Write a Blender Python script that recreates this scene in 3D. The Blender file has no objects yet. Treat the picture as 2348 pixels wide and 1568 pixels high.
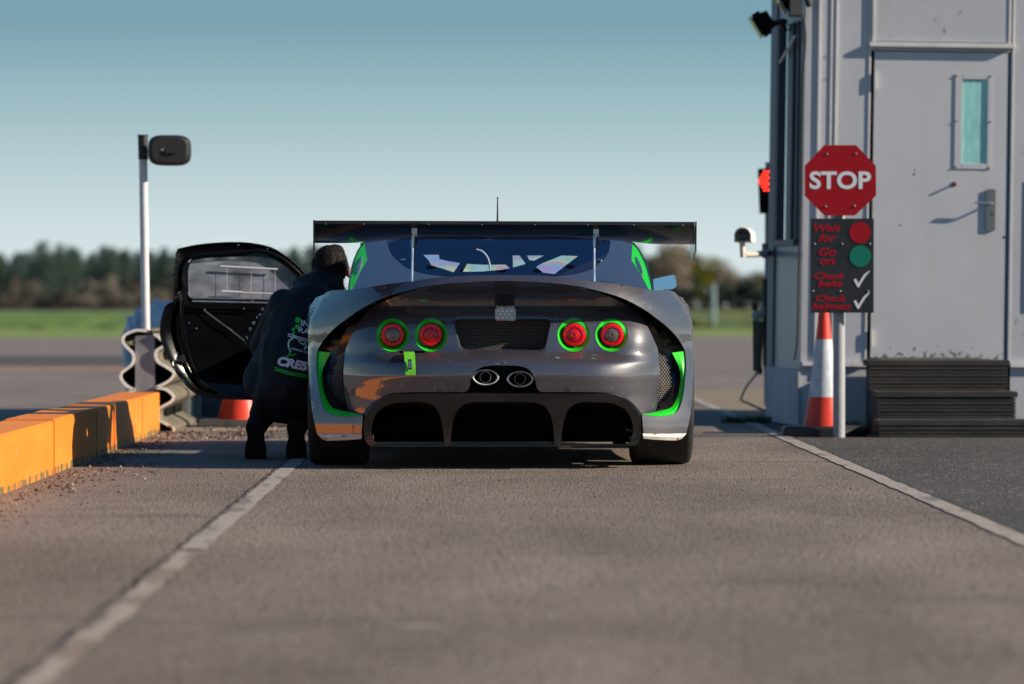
import bpy, bmesh, math, random
from mathutils import Vector, Matrix
from mathutils.geometry import delaunay_2d_cdt
from mathutils.bvhtree import BVHTree
R = math.radians
rnd = random.Random(7)
sc = bpy.context.scene
col = sc.collection

# ------------------------------------------------------------ camera
F = 9780.0          # a 150 mm lens
YAW, PIT = math.atan(78.5 / F), math.atan(82.0 / F)
CAM = Vector((0, -14.0, 0.78))
fw = Vector((math.sin(YAW) * math.cos(PIT), math.cos(YAW) * math.cos(PIT), -math.sin(PIT)))
rt = Vector((math.cos(YAW), -math.sin(YAW), 0))
up = rt.cross(fw)
cd = bpy.data.cameras.new("camera")
cam = bpy.data.objects.new("camera", cd)
col.objects.link(cam)
cam.matrix_world = Matrix(((rt.x, up.x, -fw.x, CAM.x), (rt.y, up.y, -fw.y, CAM.y), (rt.z, up.z, -fw.z, CAM.z), (0, 0, 0, 1)))
cd.sensor_width = 36
cd.lens = 36 * F / 2347.0
cd.clip_start = 0.05
cd.clip_end = 12000
cd.dof.use_dof = True
cd.dof.focus_distance = 20.45
cd.dof.aperture_fstop = 3.0
cd.dof.aperture_blades = 0
sc.camera = cam

# ------------------------------------------------------------ light and sky
SUN_EL, SUN_AZ = R(24), R(102.4)
w = bpy.data.worlds.new("World")
sc.world = w
w.use_nodes = True
nt = w.node_tree
sky = nt.nodes.new("ShaderNodeTexSky")
sky.sky_type = 'NISHITA'
sky.sun_disc = False
sky.sun_elevation = SUN_EL
sky.sun_rotation = SUN_AZ
sky.air_density = 1.25
sky.dust_density = 0.5
sky.ozone_density = 2.2
bg = nt.nodes["Background"]
# the clear sky of the place: pale at the horizon, deep teal blue above; blended with the Nishita sky
_tc = nt.nodes.new("ShaderNodeTexCoord"); _sp = nt.nodes.new("ShaderNodeSeparateXYZ"); _rp = nt.nodes.new("ShaderNodeValToRGB")
nt.links.new(_tc.outputs["Generated"], _sp.inputs[0]); nt.links.new(_sp.outputs[2], _rp.inputs[0])
_e = _rp.color_ramp.elements
SKY = [(0.0, (.50, .565, .585)), (.0117, (.455, .54, .565)), (.025, (.37, .465, .50)), (.042, (.245, .36, .405)), (.066, (.11, .225, .29)), (.13, (.09, .215, .305)), (.33, (.06, .165, .285)), (.55, (.03, .10, .22)), (1.0, (.014, .05, .15))]
_e[0].position = 0; _e[1].position = 1
for _p, _c in SKY[1:-1]: _e.new(_p)
for _i, (_p, _c) in enumerate(SKY):
    _e[_i].position = _p; _e[_i].color = (*_c, 1)
_sc = nt.nodes.new("ShaderNodeVectorMath"); _sc.operation = 'SCALE'; _sc.inputs[3].default_value = 10.0
nt.links.new(_rp.outputs[0], _sc.inputs[0])
_mx = nt.nodes.new("ShaderNodeMix"); _mx.data_type = 'RGBA'; _mx.inputs[0].default_value = 0.08
nt.links.new(_sc.outputs[0], _mx.inputs[6]); nt.links.new(sky.outputs[0], _mx.inputs[7]); nt.links.new(_mx.outputs[2], bg.inputs[0])
bg.inputs[1].default_value = 0.10
sl = bpy.data.lights.new("sun", 'SUN')
sl.energy = 5.0
sl.angle = R(0.5)
sl.color = (1.0, 0.87, 0.71)
so = bpy.data.objects.new("sun", sl)
col.objects.link(so)
sdir = Vector((math.sin(SUN_AZ) * math.cos(SUN_EL), math.cos(SUN_AZ) * math.cos(SUN_EL), math.sin(SUN_EL)))
so.rotation_euler = (-sdir).to_track_quat('-Z', 'Y').to_euler()
sc.view_settings.view_transform = 'Standard'
sc.view_settings.look = 'None'
sc.view_settings.exposure = 0.55
sc.view_settings.gamma = 1.0
sc.render.engine = 'CYCLES'
sc.cycles.use_denoising = True
sc.cycles.max_bounces = 8
sc.cycles.transparent_max_bounces = 16
sc.cycles.caustics_reflective = False
sc.cycles.caustics_refractive = False

# ------------------------------------------------------------ picture measurements -> places
def P(px, py, Y):
    d = fw * F + rt * (px - 1173.5) - up * (py - 784.0)
    return CAM + d * ((Y - CAM.y) / d.y)
def G(px, py):
    d = fw * F + rt * (px - 1173.5) - up * (py - 784.0)
    return CAM + d * (-CAM.z / d.z)
XC = 0.11
Preal = P
# surroundings were measured in thirds of the true distance: W gives the true place along the road
def W(y): return 3.0 * y - 14.0
def Pthird(px, py, Y):
    p = Preal(px, py, W(Y)); return Vector((p.x, Y, p.z))
YR = 'raw'           # 'raw': true metres; 'far': every y goes through W; a number: rigid shift that takes that depth to W(depth)
def ymap(y):
    if YR == 'raw': return y
    if YR == 'far': return W(y)
    return y - YR + W(YR)
def T(px, py, Yf):
    Y = 6.8
    for _ in range(40):
        p = P(px, py, Y)
        Y2 = Yf(p.x - XC, p.z)
        if abs(Y2 - Y) < 1e-5:
            break
        Y = Y + 0.6 * (Y2 - Y)
    return (p.x - XC, p.z)

# ------------------------------------------------------------ mesh builder
class MB:
    def __init__(s):
        s.v = []; s.f = []; s.m = []
    def add(s, vs, fs, mi=0):
        b = len(s.v)
        s.v += [Vector(v) for v in vs]
        for f in fs:
            s.f.append(tuple(b + i for i in f)); s.m.append(mi)
        return s
    def box(s, a, b, mi=0, bev=0.0):
        x0, y0, z0 = a; x1, y1, z1 = b
        if bev <= 0:
            vs = [(x0,y0,z0),(x1,y0,z0),(x1,y1,z0),(x0,y1,z0),(x0,y0,z1),(x1,y0,z1),(x1,y1,z1),(x0,y1,z1)]
            return s.add(vs, [(0,3,2,1),(4,5,6,7),(0,1,5,4),(1,2,6,5),(2,3,7,6),(3,0,4,7)], mi)
        bm = bmesh.new()
        bmesh.ops.create_cube(bm, size=1)
        for v in bm.verts:
            v.co = Vector(((x0+x1)/2+v.co.x*(x1-x0), (y0+y1)/2+v.co.y*(y1-y0), (z0+z1)/2+v.co.z*(z1-z0)))
        bmesh.ops.bevel(bm, geom=bm.edges[:], offset=bev, segments=2, affect='EDGES')
        s.bm(bm, mi); return s
    def bm(s, bm, mi=0, M=None):
        bm.verts.index_update()
        s.add([(M @ v.co if M else v.co.copy()) for v in bm.verts], [[v.index for v in f.verts] for f in bm.faces], mi)
        bm.free(); return s
    def sphere(s, c, r, mi=0, u=16, v=10, M=None):
        bm = bmesh.new()
        bmesh.ops.create_uvsphere(bm, u_segments=u, v_segments=v, radius=1)
        rr = r if hasattr(r, '__len__') else (r, r, r)
        for q in bm.verts:
            p = Vector((q.co.x*rr[0], q.co.y*rr[1], q.co.z*rr[2]))
            if M: p = M @ p
            q.co = p + Vector(c)
        return s.bm(bm, mi)
    def tube(s, pts, r, mi=0, n=12, cap=True, flat=None):
        pts = [Vector(p) for p in pts]
        rs = r if hasattr(r, '__len__') else [r] * len(pts)
        b = len(s.v); ref = None
        for i, p in enumerate(pts):
            t = (pts[min(i+1, len(pts)-1)] - pts[max(i-1, 0)]).normalized()
            if ref is None:
                ref = Vector((0, 0, 1)) if abs(t.z) < 0.9 else Vector((0, 1, 0))
            a = (ref - t * ref.dot(t)).normalized(); c = t.cross(a); ref = a
            for k in range(n):
                an = 2 * math.pi * k / n
                s.v.append(p + (a * math.cos(an) + c * math.sin(an)) * rs[i])
        for i in range(len(pts) - 1):
            for k in range(n):
                k2 = (k + 1) % n
                s.f.append((b+i*n+k, b+i*n+k2, b+(i+1)*n+k2, b+(i+1)*n+k)); s.m.append(mi)
        if cap:
            s.f.append(tuple(b+k for k in range(n))[::-1]); s.m.append(mi)
            e = b + (len(pts)-1)*n
            s.f.append(tuple(e+k for k in range(n))); s.m.append(mi)
        return s
    def capsule(s, a, b, ra, rb, n=14, mi=0):
        a = Vector(a); b = Vector(b)
        s.sphere(a, ra, mi, n, 10); s.sphere(b, rb, mi, n, 10)
        return s.tube([a, b], [ra, rb], mi, n, True)
    def lathe(s, c, prof, mi=0, n=32, axis='Z', ang0=0.0):
        # prof: (radius, height along the axis)
        b = len(s.v); c = Vector(c)
        for (r, h) in prof:
            for k in range(n):
                a = 2 * math.pi * k / n + ang0
                if axis == 'Z': q = Vector((r*math.cos(a), r*math.sin(a), h))
                elif axis == 'X': q = Vector((h, r*math.cos(a), r*math.sin(a)))
                else: q = Vector((r*math.cos(a), h, r*math.sin(a)))
                s.v.append(c + q)
        for i in range(len(prof) - 1):
            for k in range(n):
                k2 = (k + 1) % n
                s.f.append((b+i*n+k, b+i*n+k2, b+(i+1)*n+k2, b+(i+1)*n+k)); s.m.append(mi)
        return s
    def prism(s, poly, y0, y1, mi=0):
        # poly of (x,z), extruded along y
        n = len(poly)
        vs = [(x, y0, z) for x, z in poly] + [(x, y1, z) for x, z in poly]
        fs = [tuple(range(n)), tuple(range(2*n-1, n-1, -1))] + [(i, (i+1) % n + 0, n + (i+1) % n, n + i) for i in range(n)]
        return s.add(vs, fs, mi)
    def strip(s, A, B, mi=0, closed=False):
        n = len(A); b = len(s.v)
        s.v += [Vector(p) for p in A] + [Vector(p) for p in B]
        for i in range(n if closed else n - 1):
            j = (i + 1) % n
            s.f.append((b+i, b+j, b+n+j, b+n+i)); s.m.append(mi)
        return s
    def poly(s, pts, mi=0):
        return s.add(pts, [tuple(range(len(pts)))], mi)
    def grid(s, rows, mi=0, closed=False):
        for i in range(len(rows) - 1):
            s.strip(rows[i], rows[i+1], mi, closed)
        return s

def pip(x, y, poly):
    c = False; n = len(poly); j = n - 1
    for i in range(n):
        xi, yi = poly[i]; xj, yj = poly[j]
        if (yi > y) != (yj > y) and x < (xj - xi) * (y - yi) / (yj - yi) + xi:
            c = not c
        j = i
    return c
def segd(x, y, a, b):
    dx, dy = b[0]-a[0], b[1]-a[1]; L = dx*dx+dy*dy
    t = 0 if L == 0 else max(0, min(1, ((x-a[0])*dx+(y-a[1])*dy)/L))
    return math.hypot(x-a[0]-t*dx, y-a[1]-t*dy)
def pold(x, y, pl, closed=False):
    n = len(pl)
    return min(segd(x, y, pl[i], pl[(i+1) % n]) for i in range(n if closed else n-1))
def smooth(pts, k=6):
    out = []; n = len(pts)
    for i in range(n - 1):
        p0 = pts[max(i-1, 0)]; p1 = pts[i]; p2 = pts[i+1]; p3 = pts[min(i+2, n-1)]
        for j in range(k):
            t = j / k; q = []
            for a in range(len(p1)):
                q.append(0.5*((2*p1[a]) + (-p0[a]+p2[a])*t + (2*p0[a]-5*p1[a]+4*p2[a]-p3[a])*t*t + (-p0[a]+3*p1[a]-3*p2[a]+p3[a])*t**3))
            out.append(tuple(q))
    out.append(tuple(pts[-1])); return out
def resample(pts, n):
    d = [0]
    for i in range(1, len(pts)):
        d.append(d[-1] + math.dist(pts[i], pts[i-1]))
    out = []; j = 0
    for k in range(n):
        s = d[-1] * k / (n - 1)
        while j < len(d) - 2 and d[j+1] < s: j += 1
        t = (s - d[j]) / max(d[j+1]-d[j], 1e-9)
        out.append(tuple(a + (b-a)*t for a, b in zip(pts[j], pts[j+1])))
    return out
def mirr(pts):
    return [(-p[0],) + tuple(p[1:]) for p in pts][::-1]
def dens(pl, step, closed=True):
    out = []; n = len(pl)
    for i in range(n if closed else n-1):
        a, b = pl[i], pl[(i+1) % n]
        k = max(1, int(math.dist(a, b) / step))
        for j in range(k):
            out.append((a[0]+(b[0]-a[0])*j/k, a[1]+(b[1]-a[1])*j/k))
    if not closed: out.append(tuple(pl[-1]))
    return out
def clean(pl, e=1e-4):
    out = []
    for p in pl:
        if not out or math.dist(out[-1], p) > e: out.append(p)
    if math.dist(out[0], out[-1]) < e: out.pop()
    return out
def patch(mb, outer, holes, Yf, step=0.02, mi=0, dx=XC, flip=False):
    outer = dens(clean(outer), step); holes = [dens(clean(h), step) for h in holes]
    vs = []; es = []
    for lp in [outer] + holes:
        b = len(vs); vs += lp
        es += [(b+i, b+(i+1) % len(lp)) for i in range(len(lp))]
    x0 = min(p[0] for p in outer); x1 = max(p[0] for p in outer)
    z0 = min(p[1] for p in outer); z1 = max(p[1] for p in outer)
    nb = len(vs); segs = [(vs[a], vs[b]) for a, b in es]
    nx = max(1, int((x1-x0)/step)); nz = max(1, int((z1-z0)/step))
    # coarse buckets of boundary points so grid points keep clear of the edges
    bk = {}
    for q in vs: bk.setdefault((int(q[0]//step), int(q[1]//step)), []).append(q)
    for i in range(1, nx):
        for j in range(1, nz):
            x = x0 + (x1-x0)*(i + (0.5 if j % 2 else 0)*0.999)/nx; z = z0 + (z1-z0)*j/nz
            if not pip(x, z, outer) or any(pip(x, z, h) for h in holes): continue
            ci, cj = int(x//step), int(z//step); ok = True
            for a in (-1, 0, 1):
                for b2 in (-1, 0, 1):
                    for q in bk.get((ci+a, cj+b2), ()):
                        if math.dist(q, (x, z)) < step*0.5: ok = False
            if ok: vs.append((x, z))
    r = delaunay_2d_cdt([Vector(v) for v in vs], es, [], 0, 1e-7)
    V, Fc = r[0], r[2]
    fs = []
    for f in Fc:
        cx = sum(V[i][0] for i in f)/3; cz = sum(V[i][1] for i in f)/3
        if pip(cx, cz, outer) and not any(pip(cx, cz, h) for h in holes):
            fs.append(tuple(f) if not flip else tuple(f)[::-1])
    mb.add([(v[0]+dx, Yf(v[0], v[1]), v[1]) for v in V], fs, mi)
    return outer, holes
def lift(pl, Yf, dy=0.0, dx=XC):
    return [Vector((p[0]+dx, Yf(p[0], p[1])+dy, p[1])) for p in pl]
def inset(pl, d):
    # move each point of a closed polygon towards its inside by d
    n = len(pl); out = []
    A = sum(pl[i][0]*pl[(i+1) % n][1]-pl[(i+1) % n][0]*pl[i][1] for i in range(n))
    sgn = 1 if A > 0 else -1
    for i in range(n):
        a, b = pl[i-1], pl[(i+1) % n]
        tx, ty = b[0]-a[0], b[1]-a[1]; L = math.hypot(tx, ty) or 1
        out.append((pl[i][0]-sgn*ty/L*d, pl[i][1]+sgn*tx/L*d))
    return out

# ------------------------------------------------------------ objects
ORG = {}
def obj(name, mb, mats, parent=None, smooth_=True, angle=35, **kw):
    if YR != 'raw': mb.v = [Vector((v.x, ymap(v.y), v.z)) for v in mb.v]
    me = bpy.data.meshes.new(name)
    org = Vector((0, 0, 0))
    q = parent
    while q is not None and q.parent is not None: q = q.parent
    if q is not None: org = Vector(q.location)
    elif 'org' in kw: org = Vector(kw.pop('org')); org.y = ymap(org.y)
    kw.pop('org', None)
    me.from_pydata([v - org for v in mb.v], [], mb.f)
    for m in (mats if isinstance(mats, (list, tuple)) else [mats]): me.materials.append(m)
    me.polygons.foreach_set('material_index', mb.m)
    me.validate(); me.update()
    if kw.pop('merge', False):
        bm = bmesh.new(); bm.from_mesh(me)
        bmesh.ops.remove_doubles(bm, verts=bm.verts, dist=1e-4)
        bmesh.ops.recalc_face_normals(bm, faces=bm.faces)
        bm.to_mesh(me); bm.free()
    if smooth_:
        me.polygons.foreach_set('use_smooth', [True]*len(me.polygons))
        me.set_sharp_from_angle(angle=R(angle))
    o = bpy.data.objects.new(name, me)
    col.objects.link(o)
    if parent is not None: o.parent = parent
    else: o.location = org
    for k, v in kw.items(): o[k] = v
    return o
def thing(name, loc, label, cat, group=None):
    o = bpy.data.objects.new(name, None)
    o.empty_display_size = 0.1
    o.location = (loc[0], ymap(loc[1]), loc[2]); col.objects.link(o)
    o['label'] = label; o['category'] = cat
    if group: o['group'] = group
    return o
def copy_tree(o, loc, rz=0, s=1.0, label=None):
    c = o.copy(); col.objects.link(c); c.location = loc; c.rotation_euler = (0, 0, rz); c.scale = (s, s, s)
    if label: c['label'] = label
    for ch in o.children:
        d = ch.copy(); col.objects.link(d); d.parent = c
        for g in ch.children:
            e = g.copy(); col.objects.link(e); e.parent = d
    return c

def dots(name, pts, r, m, parent, u=8, v=5):
    for q in pts:
        d = MB(); d.sphere(q, r, 0, u, v); obj(name, d, m, parent)

# ------------------------------------------------------------ materials
def mat(name, c, rough=0.6, metal=0.0, var=0.0, scale=8.0, c2=None, bump=0.0, bscale=60.0, coat=0.0, spec=0.5, emit=None, es=0.0, detail=6, aniso=None, rvar=0.0):
    m = bpy.data.materials.new(name); m.use_nodes = True
    n = m.node_tree; b = n.nodes["Principled BSDF"]
    b.inputs["Base Color"].default_value = (*c, 1)
    b.inputs["Roughness"].default_value = rough
    b.inputs["Metallic"].default_value = metal
    b.inputs["Specular IOR Level"].default_value = spec
    b.inputs["Coat Weight"].default_value = coat
    b.inputs["Coat Roughness"].default_value = 0.03
    tc = n.nodes.new("ShaderNodeTexCoord"); mp = n.nodes.new("ShaderNodeMapping")
    if aniso: mp.inputs["Scale"].default_value = aniso
    n.links.new(tc.outputs["Object"], mp.inputs[0])
    if var > 0 or c2 or rvar:
        no = n.nodes.new("ShaderNodeTexNoise"); no.inputs["Scale"].default_value = scale; no.inputs["Detail"].default_value = detail
        n.links.new(mp.outputs[0], no.inputs["Vector"])
        rp = n.nodes.new("ShaderNodeValToRGB")
        rp.color_ramp.elements[0].position = 0.35; rp.color_ramp.elements[1].position = 0.68
        if c2 is None: c2 = tuple(min(1, x*(1+var)) for x in c); c1 = tuple(x*(1-var) for x in c)
        else: c1 = c
        rp.color_ramp.elements[0].color = (*c1, 1); rp.color_ramp.elements[1].color = (*c2, 1)
        n.links.new(no.outputs["Fac"], rp.inputs[0]); n.links.new(rp.outputs[0], b.inputs["Base Color"])
        if rvar:
            mr = n.nodes.new("ShaderNodeMapRange"); mr.inputs[3].default_value = max(0, rough-rvar); mr.inputs[4].default_value = rough+rvar
            n.links.new(no.outputs["Fac"], mr.inputs[0]); n.links.new(mr.outputs[0], b.inputs["Roughness"])
    if bump > 0:
        nb = n.nodes.new("ShaderNodeTexNoise"); nb.inputs["Scale"].default_value = bscale; nb.inputs["Detail"].default_value = 4
        n.links.new(mp.outputs[0], nb.inputs["Vector"])
        bn = n.nodes.new("ShaderNodeBump"); bn.inputs["Strength"].default_value = 1.0; bn.inputs["Distance"].default_value = bump
        n.links.new(nb.outputs["Fac"], bn.inputs["Height"]); n.links.new(bn.outputs[0], b.inputs["Normal"])
        if coat: n.links.new(bn.outputs[0], b.inputs["Coat Normal"])
    if emit:
        b.inputs["Emission Color"].default_value = (*emit, 1); b.inputs["Emission Strength"].default_value = es
    return m
def spots(m, color, scale, thr, soft=0.02, aniso=(1, 1, 1), zmax=None, zfade=0.4, detail=3, rough=None, distort=0.0):
    # stains / chips: mixes a second colour where a noise passes a threshold (optionally only below a height)
    n = m.node_tree; b = n.nodes["Principled BSDF"]
    tc = n.nodes.new("ShaderNodeTexCoord"); mp = n.nodes.new("ShaderNodeMapping"); mp.inputs["Scale"].default_value = aniso
    n.links.new(tc.outputs["Object"], mp.inputs[0])
    no = n.nodes.new("ShaderNodeTexNoise"); no.inputs["Scale"].default_value = scale; no.inputs["Detail"].default_value = detail
    no.inputs["Distortion"].default_value = distort
    n.links.new(mp.outputs[0], no.inputs["Vector"])
    mr = n.nodes.new("ShaderNodeMapRange"); mr.inputs[1].default_value = thr; mr.inputs[2].default_value = thr+soft
    src = no.outputs["Fac"]
    if zmax is not None:
        sp = n.nodes.new("ShaderNodeSeparateXYZ"); n.links.new(tc.outputs["Object"], sp.inputs[0])
        z = n.nodes.new("ShaderNodeMapRange"); z.inputs[1].default_value = zmax-zfade; z.inputs[2].default_value = zmax
        z.inputs[3].default_value = 0.0; z.inputs[4].default_value = -0.5; z.clamp = False
        z2 = n.nodes.new("ShaderNodeMath"); z2.operation = 'MINIMUM'; z2.inputs[1].default_value = 0.08
        n.links.new(sp.outputs[2], z.inputs[0]); n.links.new(z.outputs[0], z2.inputs[0])
        ad = n.nodes.new("ShaderNodeMath"); ad.operation = 'ADD'
        n.links.new(src, ad.inputs[0]); n.links.new(z2.outputs[0], ad.inputs[1]); src = ad.outputs[0]
    n.links.new(src, mr.inputs[0])
    mx = n.nodes.new("ShaderNodeMix"); mx.data_type = 'RGBA'
    old = b.inputs["Base Color"]
    if old.links: n.links.new(old.links[0].from_socket, mx.inputs[6])
    else: mx.inputs[6].default_value = old.default_value
    mx.inputs[7].default_value = (*color, 1)
    n.links.new(mr.outputs[0], mx.inputs[0]); n.links.new(mx.outputs[2], b.inputs["Base Color"])
    return m
def glassy(name, tint, gl=(1, 1, 1), ior=1.5, rough=0.01, rainbow=False):
    m = bpy.data.materials.new(name); m.use_nodes = True; n = m.node_tree
    n.nodes.remove(n.nodes["Principled BSDF"]); out = n.nodes["Material Output"]
    tr = n.nodes.new("ShaderNodeBsdfTransparent"); tr.inputs[0].default_value = (*tint, 1)
    g = n.nodes.new("ShaderNodeBsdfGlossy"); g.inputs[0].default_value = (*gl, 1); g.inputs["Roughness"].default_value = rough
    fr = n.nodes.new("ShaderNodeFresnel"); 
    ge = n.nodes.new("ShaderNodeNewGeometry"); mi_ = n.nodes.new("ShaderNodeMix"); mi_.data_type = 'FLOAT'
    mi_.inputs[2].default_value = ior; mi_.inputs[3].default_value = 1/ior
    n.links.new(ge.outputs["Backfacing"], mi_.inputs[0]); n.links.new(mi_.outputs[0], fr.inputs[0])
    mx = n.nodes.new("ShaderNodeMixShader")
    n.links.new(fr.outputs[0], mx.inputs[0]); n.links.new(tr.outputs[0], mx.inputs[1]); n.links.new(g.outputs[0], mx.inputs[2])
    n.links.new(mx.outputs[0], out.inputs[0])
    if rainbow:
        tc = n.nodes.new("ShaderNodeTexCoord"); no = n.nodes.new("ShaderNodeTexNoise"); no.inputs["Scale"].default_value = 3.2; no.inputs["Detail"].default_value = 0.5; no.inputs["Distortion"].default_value = 1.2
        n.links.new(tc.outputs["Object"], no.inputs["Vector"])
        rp = n.nodes.new("ShaderNodeValToRGB"); els = rp.color_ramp.elements
        els[0].position = 0.3; els[0].color = (0.35, 0.75, 0.85, 1); els[1].position = 0.7; els[1].color = (0.75, 0.45, 0.8, 1)
        for p, c in ((0.38, (0.75, 0.9, 0.95, 1)), (0.45, (0.5, 0.85, 0.65, 1)), (0.5, (0.95, 0.9, 0.6, 1)), (0.55, (0.95, 0.55, 0.6, 1)), (0.61, (0.45, 0.65, 0.95, 1))):
            e = els.new(p); e.color = c
        n.links.new(no.outputs["Fac"], rp.inputs[0]); n.links.new(rp.outputs[0], tr.inputs[0])
    return m

PAINT = mat("car_paint", (0.043, 0.041, 0.055), 0.40, 0.0, bump=0.0006, bscale=14, coat=1.0, var=0.06, scale=3)
PAINT2 = mat("dark_roof_paint", (0.036, 0.038, 0.060), 0.38, 0.0, coat=1.0, bump=0.0004, bscale=9)
spots(PAINT, (0.30, 0.28, 0.27), 55, 0.745, 0.01, detail=2)
for _m in (PAINT, PAINT2): _m.node_tree.nodes["Principled BSDF"].inputs["Coat IOR"].default_value = 1.95; _m.node_tree.nodes["Principled BSDF"].inputs["Coat Roughness"].default_value = 0.02
BLACKG = mat("black_gloss", (0.010, 0.010, 0.012), 0.22, 0.0, bump=0.0005, bscale=25, coat=0.5, rvar=0.1, var=0.3, scale=5)
BLACK = mat("black_satin", (0.012, 0.012, 0.013), 0.5, var=0.3, scale=20)
MATTB = mat("matt_black", (0.006, 0.006, 0.006), 0.9, spec=0.1)
GREEN = mat("bright_green", (0.012, 0.60, 0.015), 0.4, coat=0.3, var=0.06, scale=10)
LIME = mat("lime_strap", (0.12, 0.50, 0.02), 0.65, bump=0.0008, bscale=300, var=0.1, scale=60)
REDL = mat("red_lens", (0.86, 0.006, 0.022), 0.18, coat=0.3, bump=0.0006, bscale=160, spec=0.4)
REDD = mat("red_lens_inner", (0.60, 0.004, 0.014), 0.15, coat=0.4, bump=0.0006, bscale=220)
CLEARL = mat("smoked_lens", (0.16, 0.12, 0.11), 0.12, metal=0.3, coat=1.0, bump=0.0008, bscale=200)
CHROME = mat("polished_steel", (0.88, 0.89, 0.90), 0.14, 1.0, rvar=0.06, scale=30)
TIPM = mat("exhaust_tip_steel", (0.86, 0.87, 0.89), 0.28, 0.45, rvar=0.06, scale=30)
ALU = mat("brushed_aluminium", (0.55, 0.55, 0.56), 0.35, 1.0, rvar=0.1, scale=40)
DSTEEL = mat("dark_steel", (0.09, 0.08, 0.075), 0.4, 0.8, var=0.3, scale=25)
MESHM = mat("wire_mesh", (0.22, 0.20, 0.18), 0.45, 0.4)
TYRE = mat("tyre_rubber", (0.018, 0.017, 0.017), 0.75, var=0.4, scale=9, bump=0.0012, bscale=90, aniso=(1, 1, 1))
spots(TYRE, (0.22, 0.21, 0.20), 34, 0.72, 0.02)
SCUFF = mat("scuffed_white", (0.62, 0.58, 0.53), 0.6, var=0.15, scale=20, bump=0.001, bscale=70)
spots(SCUFF, (0.20, 0.15, 0.11), 16, 0.58, 0.05, aniso=(0.6, 1, 2.5))
GLASSR = glassy("rear_glass", (0.86, 0.91, 0.96), (0.42, 0.62, 0.95), 1.6)
GLASS = glassy("clear_polycarbonate", (0.85, 0.86, 0.9), (1, 1, 1), 1.5)
RAINB = glassy("stressed_windscreen", (0.8, 0.85, 0.9), (1, 1, 1), 1.4, rainbow=True)
GLASSD = glassy("scratched_polycarbonate", (0.80, 0.82, 0.88), (1, 1, 1), 1.5)
_n = GLASSD.node_tree; _d = _n.nodes.new("ShaderNodeBsdfDiffuse"); _d.inputs[0].default_value = (0.42, 0.45, 0.58, 1); _m2 = _n.nodes.new("ShaderNodeMixShader")
_ns = _n.nodes.new("ShaderNodeTexNoise"); _ns.inputs["Scale"].default_value = 3.5; _mr = _n.nodes.new("ShaderNodeMapRange"); _mr.inputs[1].default_value = .3; _mr.inputs[2].default_value = .75; _mr.inputs[3].default_value = .15; _mr.inputs[4].default_value = .55
_n.links.new(_ns.outputs[0], _mr.inputs[0]); _n.links.new(_mr.outputs[0], _m2.inputs[0])
_o = _n.nodes["Material Output"]; _n.links.new(_o.inputs[0].links[0].from_socket, _m2.inputs[1]); _n.links.new(_d.outputs[0], _m2.inputs[2]); _n.links.new(_m2.outputs[0], _o.inputs[0])
MIRR = mat("mirror_glass", (0.85, 0.9, 0.95), 0.02, 1.0)
WHITE = mat("white_paint", (0.72, 0.72, 0.72), 0.5, var=0.06, scale=12)
# the car stands very slightly askew on the lane: CARYAW; it is measured and built straight, then turned
CARYAW = 0.012
def P(px, py, Y):
    p = Preal(px, py, Y); return Vector((p.x+(Y-7.1)*CARYAW, p.y, p.z))
# ============================================================ RACE CAR
def sstep(a, b, x):
    t = max(0.0, min(1.0, (x-a)/(b-a))); return t*t*(3-2*t)
def interp(tab, z):
    if z <= tab[0][0]: return tab[0][1]
    for i in range(len(tab)-1):
        if z <= tab[i+1][0]:
            t = (z-tab[i][0])/(tab[i+1][0]-tab[i][0]); t = t*t*(3-2*t)
            return tab[i][1]+(tab[i+1][1]-tab[i][1])*t
    return tab[-1][1]
def Yshell0(x, z):
    a = abs(x); A = 0.36+0.20*sstep(0.2, 0.6, z)
    return 6.28+A*(a/0.95)**3.4
inner_r = smooth([(1153,644),(1210,645.5),(1274,649.6),(1330,657),(1360,664),(1392,672),(1419,680.5),(1444,691),(1466,703),(1484,714),(1499,725.5),(1527,747),(1548,768),(1562,788),(1570,805),(1572.5,827),(1572.5,850),(1570,874),(1567.5,900),(1563,921),(1557,937),(1546,948.5),(1528,953),(1508,955),(1471.8,952.5)], 4)
INN = [T(px, py, Yshell0) for px, py in inner_r]
def Yshell(x, z):
    y = Yshell0(x, z); wt = sstep(0.66, 0.86, z)
    if wt > 0:
        d = pold(abs(x), z, INN[::2]); y += wt*(0.6*d+2.6*d*d)
    return y
top_px = smooth([(1153,630.5),(1210,631),(1274,634),(1325,639),(1358,644.5),(1410,650.5),(1452,657.5),(1489,663.5),(1508,665),(1536,665.5)], 4)
side_px = smooth([(1536,665.5),(1547,670),(1555,678),(1565,692),(1574,707.5),(1581,721),(1585.5,733),(1589,758),(1589.6,805),(1589,850),(1586.6,911),(1582,955),(1573.7,993)], 4)
TOP = [T(px, py, Yshell) for px, py in top_px]
SIDE = [T(px, py, Yshell) for px, py in side_px]
BOT = [T(1475, 993.5, Yshell)]
shell_right = TOP[1:]+SIDE[1:]+BOT+INN[::-1][:-1]
car = thing("race_car", (XC, 8.2, 0), "dark grey GT race car with green-ringed tail lights and tall rear wing, left door open", "race car")
body = MB()
outer = mirr(TOP[1:]+SIDE[1:]+BOT) + [TOP[0]] + TOP[1:]+SIDE[1:]+BOT + INN[::-1][:-1] + [INN[0]] + [(-p[0], p[1]) for p in INN[1:]]
patch(body, outer, [], Yshell, 0.022)
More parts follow.
